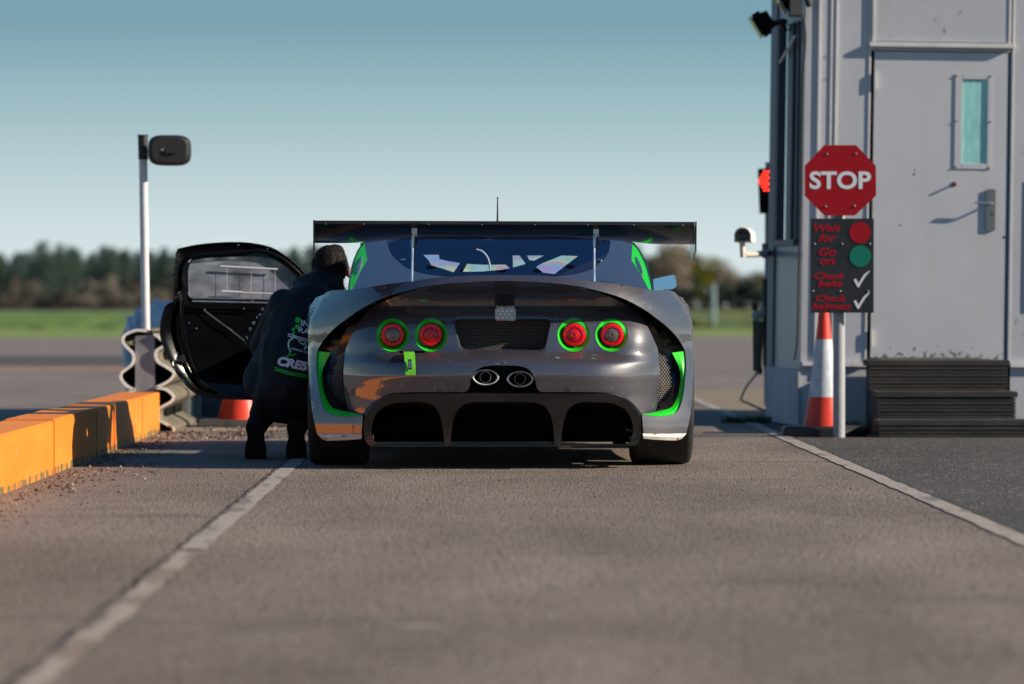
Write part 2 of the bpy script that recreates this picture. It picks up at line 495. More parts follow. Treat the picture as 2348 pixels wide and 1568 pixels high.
# pod (bumper)
PROF = [(0.36,6.285),(0.40,6.27),(0.46,6.255),(0.505,6.268),(0.537,6.295),(0.557,6.378),(0.60,6.392),(0.68,6.405),(0.74,6.43),(0.785,6.47),(0.83,6.45),(0.87,6.36),(0.895,6.29)]
def Ypod(x, z):
    a = abs(x)
    y = interp(PROF, z+0.02*a)
    y += 0.10*(a/0.7)**2+0.11*(a/0.72)**7
    # the cove fades out towards the haunches: the pod becomes rounder there
    k = sstep(0.42, 0.70, a)
    yr = 6.30+0.10*(a/0.7)**2+0.11*(a/0.72)**7+0.16*sstep(0.58, 0.86, z)
    y = y*(1-k*0.75)+yr*k*0.75
    return y
chan_in = smooth([(1310,654.5),(1350,663.5),(1388,677),(1425,693),(1450,707),(1468,723),(1485,750),(1498,777),(1508,802),(1511,827),(1513,852),(1512.5,883),(1508.5,918),(1503,942)], 4)
CHI = [T(px, py, Ypod) for px, py in chan_in]
low = smooth([(1471,951),(1463,938),(1446,920),(1420,906),(1395,900.5),(1360,898.8)], 4)+[(1300,898.6)]+smooth([(1242,898.6),(1236,895.5),(1231,889),(1228.5,880),(1225,866),(1214,848.5),(1196,840),(1175,838),(1153,837.7)], 4)
LOWP = [T(px, py, Ypod) for px, py in low]
ylip = [T(px, py, Ypod) for px, py in inner_r]
i0 = next(i for i, p in enumerate(ylip) if p[0] > CHI[0][0])
PR = ylip[:i0]+CHI+LOWP
pod_outer = clean(PR+mirr(PR[1:-1]))
pod_outer = PR+[(-p[0], p[1]) for p in PR[::-1][1:-1]]
def circ(cx, cz, r, n=40): return [(cx+r*math.cos(2*math.pi*i/n), cz+r*math.sin(2*math.pi*i/n)) for i in range(n)]
LX = []
for px in (1315.5, 1402.6):
    c = T(px, 768.2, Ypod); LX.append(c)
lights = [(s*c[0], c[1]) for c in LX for s in (-1, 1)]
HR = 0.0785
def rrect(pts, r, k=5):
    out = []; n = len(pts)
    for i in range(n):
        p = Vector(pts[i]); a = (Vector(pts[i-1])-p).normalized(); b = (Vector(pts[(i+1) % n])-p).normalized()
        A = p+a*r; B = p+b*r
        for j in range(k+1):
            t = j/k; out.append(tuple((A*(1-t)**2+p*2*t*(1-t)+B*t*t)))
    return out
gc = [T(x, y, Ypod) for x, y in ((1265, 730.5), (1243, 806))]
GR_O = rrect([(-gc[0][0], gc[0][1]), (gc[0][0], gc[0][1]), (gc[1][0]+.012, gc[1][1]), (-gc[1][0]-.012, gc[1][1])], 0.035)
sl_ = [T(x, y, Ypod) for x, y in ((914, 804.6), (974, 804.2), (974, 808.6), (916, 809.2))]
holes = [circ(c[0], c[1], HR) for c in lights]+[GR_O, sl_]
po, ph = patch(body, pod_outer, holes, Ypod, 0.02)
# returns (thickness) round the cut-outs
GR_I = inset(GR_O, 0.012)
g3 = lift(GR_O, Ypod); g4 = [Vector((p[0]+XC, 6.475, p[1])) for p in GR_I]
g3b = [Vector((a.x*0.6+b.x*0.4, a.y+0.006, a.z*0.6+b.z*0.4)) for a, b in zip(g3, g4)]
body.grid([g3, g3b, g4], 0, True)
sA = lift(sl_, Ypod); body.strip(sA, lift(sl_, Ypod, 0.03), 1, True)
for sgn in (1, -1):
    L3 = [Vector((sgn*p[0]+XC, Ypod(*p), p[1])) for p in LOWP+[]]
    body.grid([L3, [q+Vector((0, 0.006, -0.002)) for q in L3], [q+Vector((0, 0.09, -0.002)) for q in L3]], 0)
    C3 = [Vector((sgn*p[0]+XC, Ypod(*p), p[1])) for p in CHI]
    body.grid([C3, [q+Vector((sgn*-0.003, 0.012, 0)) for q in C3], [q+Vector((sgn*-0.02, 0.16, 0)) for q in C3]], 0)
    I3 = [Vector((sgn*p[0]+XC, Yshell(*p), p[1])) for p in INN]
    body.grid([I3, [q+Vector((sgn*.003, 0.010, 0.002)) for q in I3], [q+Vector((sgn*.002, 0.05, 0.004)) for q in I3]], 0)
    e = [Vector((sgn*p[0]+XC, Yshell(*p), p[1])) for p in [SIDE[-1]]+BOT+[INN[-1]]]
    body.grid([e, [q+Vector((0, 0.25, 0)) for q in e]], 0)
# sides, deck and nose: loft forward from the silhouette
WY, WR = 7.08, 0.335
FWY = 9.62
def arch(Y):
    z = 0.13
    for c in (WY, FWY):
        q = (WR+0.045)**2-(Y-c)**2
        if q > 0: z = max(z, 0.33+math.sqrt(q)) if abs(Y-c) < 0.3 else max(z, 0.33+math.sqrt(q))
    return z
xprof = [(0.0,0.955),(0.25,0.965),(0.5,0.955),(0.75,0.925),(0.9,0.87),(1.0,0.80)]
def ring(Y, col_):
    tap = interp([(6.9,1.0),(7.6,0.985),(8.2,0.965),(8.9,0.965),(9.6,0.985),(10.1,0.93),(10.5,0.72)], Y)
    zt = interp([(6.8,0.855),(7.2,0.865),(7.8,0.84),(8.3,0.82),(9.0,0.80),(9.6,0.84),(9.9,0.72),(10.5,0.5)], Y); zb = arch(Y)
    out = []
    for f in col_:
        out.append((interp(xprof, f)*tap, zb+f*(zt-zb)))
    return out
zs = [p[1] for p in SIDE]; fr = [(z-zs[-1])/(zs[0]-zs[-1]) for z in zs]
Yr = [7.12,7.24,7.36,7.43,7.5,7.6,7.9,8.3,8.8,8.95,9.2,9.26,9.35,9.5,9.62,9.74,9.9,9.97,10.05,10.25,10.42,10.5]
for sgn in (1, -1):
    r0 = [Vector((sgn*p[0]+XC, Yshell(*p), p[1])) for p in SIDE]
    # second ring: lower part stops behind the tyre
    rows = [r0]
    r1 = []
    for q, f in zip(r0, fr):
        y = min(max(q.y+0.10, 6.74 if f < 0.3 else q.y+0.08), 7.1)
        if q.z < arch(y): y = min(y, 6.70)
        r1.append(Vector((q.x, max(y, q.y+0.02), q.z)))
    rows.append(r1)
    for Y in Yr:
        rr = ring(Y, fr); rows.append([Vector((sgn*x+XC, max(Y, 0), z)) for x, z in rr])
    # blend row 2 towards the silhouette shape
    rows[2] = [Vector(((a.x+b.x)/2, b.y, max(a.z*0.5+b.z*0.5, arch(b.y)))) for a, b in zip(rows[1], rows[2])]
    for i in range(len(rows)-1):
        Ya = rows[i][0].y
        if sgn < 0 and 7.6 <= Ya < 9.19:   # the open door leaves its opening here
            k = next(j for j, f in enumerate(fr) if f < 0.25)
            body.strip(rows[i][k:], rows[i+1][k:]); continue
        body.strip(rows[i], rows[i+1])
    if sgn == 1: RR = rows
    else: RL = rows
lipR = [Vector((p[0]+XC, Yshell(*p), p[1])) for p in TOP]
def deckrow(Y, l, r, crown):
    out = []
    for k in range(13):
        t = k/12; u = 2*t-1
        out.append(Vector((l.x+(r.x-l.x)*t, l.y+(r.y-l.y)*t, l.z+(r.z-l.z)*t+crown*(1-u*u))))
    return out
full_lip = [Vector((2*XC-q.x, q.y, q.z)) for q in lipR[::-1]][:-1]+lipR
FL = resample([tuple(q) for q in full_lip], 25)
def dr(Y, i, crown): 
    l, r = RL[i][0], RR[i][0]; out = []
    for k in range(25):
        u = -1+k/12; out.append(Vector(((l.x+r.x)/2+(r.x-l.x)/2*u, l.y, l.z+crown*(1-u*u))))
    return out
rowsd = [[Vector(q) for q in FL], [Vector((q[0], q[1]+0.05, q[2]-0.012)) for q in FL], dr(0, 2, 0.0)]
body.grid(rowsd, 0)
hood = [dr(0, i, 0.0+0.05*sstep(8.9, 9.6, RR[i][0].y)) for i in range(len(RR)) if RR[i][0].y >= 8.94]
body.grid(hood, 0)
cow = dr(0, 2, 0.0)
# shoulders beside the cabin
for sgn, rows in ((1, RR), (-1, RL)):
    inn = []; out = []
    for i in range(2, len(rows)):
        q = rows[i][0]
        if q.y > 8.96: break
        out.append(q); inn.append(Vector((XC+sgn*0.66, q.y, q.z-0.01)))
    if sgn < 0: body.strip([o for o in out if o.y <= 7.61], [o for o in inn if o.y <= 7.61])
    else: body.strip(out, inn)
nose = RR[-1]+RL[-1][::-1]
body.poly([q for q in nose])
bo = obj("body", body, [PAINT, MATTB], car, angle=40, merge=True)

# under-structure: tub and floor, so nothing shows through
tub = MB()
tub.box((XC-0.62, 6.75, 0.12), (XC+0.62, 10.2, 0.16))
tub.box((XC-0.60, 6.62, 0.16), (XC+0.60, 7.35, 0.80))
tub.box((XC-0.64, 7.35, 0.16), (XC+0.80, 8.9, 0.30))
tub.box((XC-0.60, 8.9, 0.16), (XC+0.60, 10.1, 0.62))
tub.box((XC-0.66, 7.30, 0.80), (XC+0.66, 7.36, 0.86))
obj("floor_tub", tub, MATTB, car, smooth_=False)

# side vents ----------------------------------------------------
gi = smooth([(1541,808.5),(1548,822),(1557,841),(1560.5,864.6),(1558,892.7),(1551,916),(1542,931),(1531.5,938),(1504.5,944),(1473,949.5)], 5)
for sgn in (1, -1):
    rec = MB()
    A = [Vector((sgn*p[0]+XC, Ypod(*p)+0.17, p[1])) for p in resample(CHI, 40)]
    iu = [p for p in INN if p[0] >= CHI[0][0]]
    B = [Vector((sgn*p[0]+XC, Yshell(*p)+0.045, p[1])) for p in resample(iu, 40)]
    M1 = [a*0.66+b*0.34+Vector((0, 0.01, 0)) for a, b in zip(A, B)]
    M2 = [a*0.33+b*0.67+Vector((0, 0.01, 0)) for a, b in zip(A, B)]
    rec.grid([A, M1, M2, B])
    obj("vent_duct", rec, BLACKG, car)
    gr = MB()
    GI = [T(px, py, lambda x, z: Yshell(x, z)+0.03) for px, py in gi]
    GO = [p for p in INN if p[1] < T(1571, 806, Yshell)[1] or p[0] < 0.7]
    GO = INN[INN.index(min(INN, key=lambda p: math.dist(p, T(1570, 806, Yshell)))):]
    a = [Vector((sgn*p[0]+XC, Yshell(*p)+0.012, p[1])) for p in resample(GO, 36)]
    b = [Vector((sgn*p[0]+XC, Yshell(*p)+0.05, p[1])) for p in resample(GI, 36)]
    m_ = [(p+q)/2-Vector((0, 0.006, 0)) for p, q in zip(a, b)]
    gr.grid([a, m_, b])
    obj("vent_trim", gr, GREEN, car)
    # hexagonal mesh
    vm = MB()
    mo = smooth([(1508,803.7),(1522,818),(1531.5,836.5),(1536.5,864.6),(1537,883),(1534,911.5),(1526,933),(1511,943)], 4)
    YM = lambda x, z: 6.63+0.45*(abs(x)-0.72)
    MP = [T(px, py, YM) for px, py in mo]+[T(px, py, YM) for px, py in [(1508,943),(1511,900),(1512,850),(1508,803)]]
    hexmesh = None
    def hexcells(mb, poly, Yf, w_, h_, t, sg):
        x0 = min(p[0] for p in poly); x1 = max(p[0] for p in poly); z0 = min(p[1] for p in poly); z1 = max(p[1] for p in poly)
        j = 0; z = z0
        while z < z1+h_:
            x = x0+(w_/2 if j % 2 else 0)
            while x < x1+w_:
                if pip(x, z, poly):
                    o1 = []; o2 = []
                    for k in range(6):
                        a_ = R(60*k+30)
                        hx, hz = math.cos(a_)*w_/math.sqrt(3), math.sin(a_)*h_/1.5*1.0
                        o1.append(Vector((sg*(x+hx)+XC, Yf(x+hx, z+hz), z+hz)))
                        o2.append(Vector((sg*(x+hx*(1-t))+XC, Yf(x, z)+0.001, z+hz*(1-t))))
                    mb.strip(o1, o2, 0, True)
                x += w_
            z += h_; j += 1
    hexcells(vm, MP, YM, 0.0135, 0.0095, 0.26, sgn)
    obj("vent_mesh", vm, MESHM, car, smooth_=False)
    # scuffed lower corner
    cs = MB()
    up_ = [T(px, py, Yshell0) for px, py in ((1473.5,993.5),(1500,993.8),(1530,994),(1555,994),(1573.7,993.5))]
    lo_ = [T(px, py, Yshell0) for px, py in ((1475,1005.5),(1500,1008),(1530,1009.5),(1553,1010),(1564,1006))]
    rA = [Vector((sgn*p[0]+XC, Yshell(*p)+0.002, p[1])) for p in up_]
    rB = [Vector((sgn*(p[0]+q[0])/2+XC, Yshell(*p)-0.008, (p[1]+q[1])/2)) for p, q in zip(up_, lo_)]
    rC = [Vector((sgn*p[0]+XC, Yshell(*q)+0.004, p[1])) for p, q in zip(lo_, up_)]
    rD = [q+Vector((0, 0.1, 0.004)) for q in rC]
    cs.grid([rA, rB, rC, rD])
    obj("bumper_corner", cs, SCUFF, car, label=("rough white scuffed bumper corner" if sgn > 0 else "pinkish white scuffed bumper corner"))

# grille --------------------------------------------------------
gm = MB()
GP = [(p[0], p[1]) for p in inset(GR_I, -0.004)]
hexcells(gm, GP, lambda x, z: 6.472, 0.0140, 0.0085, 0.2, 1)
obj("grille_mesh", gm, MESHM, car, smooth_=False)
gb = MB(); gb.box((XC-0.30, 6.60, 0.5), (XC+0.30, 6.61, 0.8))
gb.tube([(XC-0.2, 6.55, 0.70), (XC+0.16, 6.56, 0.745)], 0.022)
obj("grille_backing", gb, MATTB, car)

# tail lights ---------------------------------------------------
for i, (lx, lz) in enumerate(lights):
    side_out = abs(lx) > 0.4
    y0 = Ypod(lx, lz)
    rm = MB()
    o1 = lift(circ(lx, lz, HR, 48), Ypod); 
    o2 = lift(circ(lx, lz, HR*0.97, 48), Ypod, 0.004)
    o3 = [Vector((XC+p[0], y0+0.020, p[1])) for p in circ(lx*0.998, lz, HR*0.765, 48)]
    rm.grid([o1, o2, o3], 0, True)
    ring_ = obj("light_ring", rm, GREEN, car)
    bk = MB()
    bk.lathe((XC+lx*0.998, y0+0.021, lz), [(HR*0.78, -0.001), (HR*0.72, 0.010), (0.0, 0.010)], 0, 40, 'Y')
    obj("light_housing", bk, BLACK, ring_)
    ln = MB()
    Rr = 0.0565
    prof = [(Rr, 0.02), (Rr, -0.008), (Rr*0.94, -0.014), (Rr*0.66, -0.017), (Rr*0.63, -0.012)]
    ln.lathe((XC+lx, y0+0.016, lz), prof, 0, 48, 'Y')
    # segments moulded in the outer ring
    for k in range(24):
        a_ = 2*math.pi*k/24
        ln.sphere((XC+lx+math.cos(a_)*Rr*0.8, y0+0.016-0.0165, lz+math.sin(a_)*Rr*0.8), (0.0035, 0.0025, 0.0035), 0, 6, 4)
    lens = obj("lens", ln, REDL, ring_)
    ic = MB()
    ic.lathe((XC+lx, y0+0.016, lz), [(Rr*0.63, -0.010), (Rr*0.60, -0.014), (Rr*0.45, -0.019), (Rr*0.2, -0.021), (0.0005, -0.021)], 0, 40, 'Y')
    ic.lathe((XC+lx, y0+0.016, lz), [(Rr*0.24, -0.0205), (Rr*0.2, -0.0235), (Rr*0.14, -0.0235), (Rr*0.12, -0.021)], 0, 24, 'Y')
    obj("lens_centre", ic, CLEARL if side_out else REDD, ring_, label=("smoked clear lens centre" if side_out else "red lens centre"))

# rain light ----------------------------------------------------
c0 = P(1134.5, 706, 6.40); c1 = P(1182.5, 735.5, 6.40)
rl = MB(); rl.box((c0.x, 6.395, c1.z), (c1.x, 6.425, c0.z), 0, 0.003)
raino = obj("rain_light", rl, mat("clear_cover", (0.34, 0.35, 0.38), 0.15, metal=0.2, coat=1), car, label="clear rectangular rain light with eleven round emitters")
br = MB(); br.box((c0.x+0.006, 6.405, c0.z+0.0005), (c1.x-0.006, 6.43, c0.z+0.009)); obj("bracket", br, PAINT, raino, smooth_=False)
LEDM = mat("led_dome", (0.8, 0.82, 0.95), 0.1, 0.2, coat=1)
W_, H_ = c1.x-c0.x, c0.z-c1.z
for row, (n_, fx0) in enumerate(((4, .15), (3, .26), (4, .15))):
    dots("emitter", [(c0.x+W_*(fx0+k*.215), 6.394, c1.z+H_*(.76-row*.26)) for k in range(n_)], (0.0055, 0.003, 0.0055), LEDM, raino)
dots("screw", [(c0.x+W_*fx, 6.394, c1.z+H_*fz) for fx in (.04, .5, .96) for fz in (.05, .95)], 0.003, DSTEEL, raino)
rt_ = MB(); rt_.box((c0.x+W_*.12, 6.3935, c1.z+H_*.02), (c0.x+W_*.37, 6.396, c1.z+H_*.08)); obj("red_mark", rt_, REDL, raino, smooth_=False)

# exhausts ------------------------------------------------------
def lens_outline(rx, rz, n=40):
    out = []
    for i in range(n):
        a_ = 2*math.pi*i/n; c_ = math.cos(a_); s_ = math.sin(a_)
        out.append((rx*(abs(c_)**0.92)*(1 if c_ > 0 else -1), rz*(abs(s_)**1.25)*(1 if s_ > 0 else -1)))
    return out
for px, py, yo in ((1113, 864.8, 6.30), (1192.5, 869, 6.30)):
    c = P(px, py, yo); ex = MB()
    def rg(s_, y, dz=0, rnd_=0): 
        o = []
        for k, q in enumerate(lens_outline(0.0635*s_, 0.0375*s_)):
            a_ = 2*math.pi*k/40; cx_, cz_ = 0.056*s_*math.cos(a_), 0.054*s_*math.sin(a_)
            o.append(Vector((c.x+q[0]*(1-rnd_)+cx_*rnd_, yo+y, c.z+q[1]*(1-rnd_)+cz_*rnd_+dz)))
        return o
    ex.grid([rg(0.84, 0.05), rg(0.85, 0.006), rg(0.88, -0.003), rg(0.94, -0.008), rg(1.0, -0.006), rg(1.04, 0.002), rg(1.05, 0.014)], 0, True)
    tip = obj("exhaust_pipe", ex, TIPM, car)
    can = MB(); can.grid([rg(1.04, 0.012), rg(1.04, 0.05, -0.004, 0.4), rg(1.08, 0.12, -0.012, 1.0), rg(1.15, 0.35, -0.012, 1.0)], 0, True)
    obj("silencer", can, DSTEEL, tip)
    ip = MB()
    ip.lathe((c.x, yo+0.03, c.z), [(0.024, 0.06), (0.024, 0.0), (0.027, -0.003), (0.029, 0.0), (0.029, 0.06)], 0, 28, 'Y')
    obj("inner_pipe", ip, ALU, tip)
    ib = MB(); ib.poly(rg(0.88, 0.08)); obj("pipe_inside", ib, MATTB, tip, smooth_=False)
sh = MB(); q0 = P(1060, 835, 6.5); q1 = P(1246, 903, 6.5); sh.box((q0.x, 6.60, q1.z), (q1.x, 6.61, q0.z))
obj("heat_shield", sh, BLACK, car, smooth_=False)

dots("bumper_rivet", [(p[0]+XC, Ypod(*p)-0.001, p[1]) for p in (T(x, y, Ypod) for x, y in ((1133, 833.5), (1139, 834), (1143, 834.3), (1157, 831.5), (1333, 815), (1048, 716)))], 0.0022, CHROME, bo, 6, 4)
sm2 = MB()
for pts_ in ([(1333, y) for y in range(722, 898, 8)],):
    q_ = [T(x, y, Ypod) for x, y in pts_]; q_ = [p for p in q_]
    A_ = [Vector((p[0]+XC-0.0006, Ypod(*p)-0.0006, p[1])) for p in q_]; B_ = [v+Vector((0.0012, 0, 0)) for v in A_]; sm2.strip(A_, B_)
obj("wrap_seam", sm2, mat("seam_grey", (0.10, 0.10, 0.115), 0.5), bo, smooth_=False)
# diffuser ------------------------------------------------------
def Ydif(x, z): return 6.30+0.05*(abs(x)/0.65)**2+0.05*sstep(0.4, 0.16, z)
dout = [(1153,902)]+smooth([(1300,902),(1360,902.3),(1395.6,903.5),(1419,908.5),(1442,921),(1459,939.6),(1467,955),(1470.5,977),(1467,1003),(1460,1019),(1446,1022.5)], 4)
fin_o = [(1443.5,1018)]+smooth([(1447,1005),(1451.5,990),(1449,967.7),(1437.8,944),(1419,930.5),(1395.6,923.5),(1360,922),(1339,922),(1320.6,925.5),(1303,939),(1292,968),(1287.5,1000),(1285,1022.5)], 4)
fin_i = smooth([(1271.5,1023),(1269,988),(1264,958),(1254,938),(1240,927),(1222,922),(1200,921.5)], 4)+[(1153,921.5)]
DP = [T(x, y, Ydif) for x, y in dout+fin_o+fin_i]
dpoly = DP+[(-p[0], p[1]) for p in DP[::-1][1:-1]]
dm = MB(); patch(dm, clean(dpoly), [], Ydif, 0.02)
for sgn in (1, -1):
    D3 = [Vector((sgn*p[0]+XC, Ydif(*p), p[1])) for p in DP]
    no_ = len(dout)
    E = D3[:no_]
    dm.grid([E, [q+Vector((sgn*0.004, 0.01, 0.004)) for q in E], [q+Vector((sgn*0.004, 0.12, 0.0)) for q in E]])
    E = D3[no_:no_+len(fin_o)]
    dm.grid([E, [q+Vector((0, 0.008, -0.002)) for q in E], [Vector((q.x, q.y+0.55, q.z*0.62+0.02)) for q in E]])
    E = D3[no_+len(fin_o)-1:]
    dm.grid([E, [q+Vector((0, 0.008, -0.002)) for q in E], [Vector((q.x, q.y+0.55, q.z*0.62+0.02)) for q in E]])
dfo = obj("diffuser", dm, BLACKG, car, angle=45)
du = MB()
a0, a1 = P(858, 1018, 6.42), P(1448, 1021, 6.42)
du.box((a0.x, 6.44, a0.z-0.012), (a1.x, 6.52, a0.z-0.002))
obj("floor_plate", du, BLACKG, dfo, smooth_=False)

# tow strap -----------------------------------------------------
ts = MB(); yS = 6.345
def SP(px, py, y): return P(px, py, y)
A_ = [SP(924.5, 806, 6.40), SP(926, 812, 6.352), SP(927.5, 830, 6.31), SP(929, 848, 6.292), SP(929.5, 860, 6.29)]
B_ = [SP(949.5, 806, 6.40), SP(951, 812, 6.352), SP(952, 830, 6.31), SP(953, 848, 6.292), SP(953, 860, 6.29)]
ts.strip(A_, B_)
ts.strip([q+Vector((0, .006, 0)) for q in A_][::-1], [q+Vector((0, .006, 0)) for q in B_][::-1])
tso = obj("tow_strap", ts, LIME, car)
tg = MB(); A2 = [SP(934.5, 823.5, 6.305), SP(943, 823.5, 6.305), SP(944.5, 847, 6.286), SP(936, 847, 6.286)]
tg.poly([q for q in A2]); 
tgi = [A2[0]*0.82+A2[2]*0.18, A2[1]*0.82+A2[3]*0.18, A2[2]*0.82+A2[0]*0.18, A2[3]*0.82+A2[1]*0.18]
tg.poly([q-Vector((0, .001, 0)) for q in tgi], 1)
obj("tag", tg, [DSTEEL, ALU], tso, smooth_=False)

# wing ----------------------------------------------------------
wl = P(721, 507.5, 6.35); wr = P(1592, 510.5, 6.35)
wg = MB(); n_ = 48; rows_ = []
for i in range(n_+1):
    t = i/n_; u = abs(2*t-1)
    x = wl.x+(wr.x-wl.x)*t; zt = wl.z+(wr.z-wl.z)*t
    k = sstep(0.86, 0.52, u)   # raised centre section
    zl = zt-0.099+0.019*k
    Yl = 6.66
    prof_ = []
    # lower surface from the trailing edge to the leading edge, then the upper surface back
    for s_ in [j/12 for j in range(13)]:
        prof_.append(Vector((x, 6.35+(Yl-6.35)*s_, zt-0.012-(zt-0.012-zl)*(s_**0.75)-0.018*math.sin(math.pi*s_))))
    prof_.append(Vector((x, Yl+0.012, zl+0.014)))
    for s_ in [1-j/10 for j in range(11)]:
        prof_.append(Vector((x, 6.36+(Yl-6.36)*s_, zt-0.008-(zt-0.008-zl-0.03)*(s_**1.1)+0.004*math.sin(math.pi*s_))))
    prof_.append(Vector((x, 6.352, zt+0.004))); prof_.append(Vector((x, 6.346, zt+0.004))); prof_.append(Vector((x, 6.346, zt-0.012)))
    rows_.append(prof_)
wg.grid(rows_, 0); wg.poly(rows_[0]); wg.poly(rows_[-1][::-1])
wing = obj("rear_wing", wg, mat("wing_lacquer", (0.008, 0.009, 0.014), 0.2, coat=0.35, bump=0.0003, bscale=6, var=0.2, scale=3), car, angle=30)
for j in range(9):
    pass
dots("rivet", [(wl.x+(wr.x-wl.x)*fx, 6.348, wl.z+(wr.z-wl.z)*fx-0.012) for fx in (0.03, .13, .3, .44, .58, .72, .84, .97)], 0.003, ALU, wing)
for sx, poly_ in ((wl.x-0.006, [(6.33,505),(6.36,504.8),(6.70,520),(6.70,585),(6.60,598),(6.36,585)]), (wr.x+0.002, [(6.33,508),(6.36,507),(6.70,520),(6.70,598),(6.56,598),(6.36,575)])):
    ep = MB(); pts = []
    for Y, py in ([(6.32,505.5),(6.34,504.5),(6.70,522),(6.68,553),(6.44,559),(6.37,592),(6.335,588)] if sx < 0 else [(6.32,508),(6.34,507),(6.70,522),(6.76,556),(6.76,575),(6.72,596),(6.60,597),(6.335,577)]):
        pts.append((Y, 0.78+(702-py)/F*(Y-CAM.y)))
    for s0 in (0,):
        a_ = [Vector((sx, y, z)) for y, z in pts]; b_ = [Vector((sx+0.007, y, z)) for y, z in pts]
        ep.poly(a_); ep.poly(b_[::-1]); ep.strip(a_, b_, 0, True)
    obj("endplate", ep, BLACKG, wing, smooth_=False)
for px, pt in ((946, 531), (1362.2, 532)):
    st = MB()
    top = P(px, 540, 6.42); bt = P(px-1.5 if px < 1000 else px, 646, 6.37)
    st.tube([bt, top], 0.0052, 0, 12); st.tube([top+(bt-top)*0.0, top+(bt-top)*0.22], 0.0075, 0, 12)
    so_ = obj("strut", st, CHROME, wing)
    bk = MB(); c = P(px+4, pt, 6.40)
    bk.box((c.x-0.013, 6.385, c.z-0.013), (c.x+0.013, 6.40, c.z+0.028), 0, 0.002)
    bk.box((c.x-0.004, 6.375, c.z-0.025), (c.x+0.004, 6.40, c.z+0.012), 0, 0.002)
    bk.sphere((c.x+0.010, 6.38, c.z-0.018), 0.005, 0, 8, 6); bk.sphere((c.x-0.010, 6.38, c.z-0.018), 0.005, 0, 8, 6)
    obj("bracket", bk, ALU, so_)
    b2 = MB(); c = P(px+5, 556, 6.5); b2.tube([c+Vector((0, 0, 0.03)), c-Vector((0, 0, 0.03))], 0.005); b2.sphere(c-Vector((-0.004, 0, 0.005)), 0.009, 0, 8, 6)
    obj("clamp", b2, DSTEEL, so_)

# cabin ---------------------------------------------------------
def Ycab(x, z): return 6.72+2.9*(z-0.88)+0.9*max(0, z-1.12)+0.20*(abs(x)/0.72)**3
cr = [(1153,524),(1240,525),(1330,530),(1380,536),(1420,547),(1438,556)]
cr_side = smooth([(1438,556),(1450.7,558.7),(1464,573),(1473,589),(1481,607),(1487,626.7),(1493,650),(1497,672)], 3)
CT = [T(x, y, Ycab) for x, y in smooth(cr, 3)]; CS = [T(x, y, Ycab) for x, y in cr_side]
cb = [T(1153, 650, Ycab)]
CR = CT+CS[1:]
cab_poly = CR+[(-p[0], p[1]) for p in CR[::-1][:-1]]
gl = smooth([(1153,536),(1260,536),(1330,538),(1375,543),(1398,551.7),(1397.5,563),(1395,576),(1389,588),(1379,598.5),(1369,608),(1359,615.5),(1342,622),(1325,627),(1300,631),(1273.8,634),(1220,637),(1153,638)], 4)
GLP = [T(x, y, Ycab) for x, y in gl]
glass_poly = GLP+[(-p[0], p[1]) for p in GLP[::-1][1:-1]]
qp = smooth([(1450,557.8),(1449,575),(1447.6,596)], 3)+[(1468,627),(1489,667)]
QP = [T(x, y, Ycab) for x, y in qp]
k1 = next(i for i, p in enumerate(CS) if p[1] < QP[0][1])
quad = QP+[p for p in CS[k1:]][::-1]
quad = [p for p in QP]+[CS[-1]]+[p for p in CS[k1:-1]][::-1]
main = CT+CS[1:k1]+QP+[(QP[-1][0], CS[-1][1]-0.005)]
mp_ = main+[(-p[0], p[1]) for p in main[::-1][:-1]]
cm = MB()
patch(cm, clean(mp_), [glass_poly], Ycab, 0.025)
gA = lift(dens(clean(glass_poly), 0.02), Ycab); cm.grid([gA, [q+Vector((0, 0.004, -.004)) for q in gA], [q+Vector((0, 0.03, -0.02)) for q in gA]], 0, True)
# roof skin
edge = [Vector((s_*p[0]+XC, Ycab(*p), p[1])) for s_ in (-1,) for p in (CT[1:]+CS[1:3])[::-1]]+[Vector((p[0]+XC, Ycab(*p), p[1])) for p in CT+CS[1:3]]
def roofrow(Y, sc_, dz): return [Vector((XC+(q.x-XC)*sc_, max(Y, q.y+0.02), q.z+dz)) for q in edge]
mid = roofrow(7.9, 1.0, 0.004); fr_ = roofrow(8.12, 0.98, -0.01)
cm.grid([edge, mid, fr_])
cabin = obj("roof", cm, PAINT2, car, angle=40)
wsm = MB()
base_ = [Vector((XC+(q.x-XC)*1.12, 9.2-0.25*(abs(q.x-XC)/.7)**2, 0.83)) for q in edge]
wsm.grid([fr_, [(a*0.66+b*0.34)+Vector((0, 0.05, 0.03)) for a, b in zip(fr_, base_)], [(a*0.33+b*0.67)+Vector((0, 0.05, 0.03)) for a, b in zip(fr_, base_)], base_])
obj("windscreen", wsm, RAINB, car)
# right-hand side glass
sg = MB(); SE = [Vector((p[0]+XC, Ycab(*p)+0.004, p[1])) for p in CS[2:]]
m2 = [Vector((q.x+0.02, 8.3, 0.82+(q.z-CS[-1][1])*1.0+0.03)) for q in SE]
f2 = [Vector((q.x*0+base_[-1].x+(fr_[-1].x-base_[-1].x)*((q.z-SE[-1].z)/(SE[0].z-SE[-1].z)), base_[-1].y+(fr_[-1].y-base_[-1].y)*((q.z-SE[-1].z)/(SE[0].z-SE[-1].z)), base_[-1].z+(fr_[-1].z-base_[-1].z)*((q.z-SE[-1].z)/(SE[0].z-SE[-1].z)))) for q in SE]
m2 = [(a+b)/2+Vector((0.03, 0, 0)) for a, b in zip(SE, f2)]
sg.grid([SE, m2, f2])
obj("side_window", sg, GLASS, car)
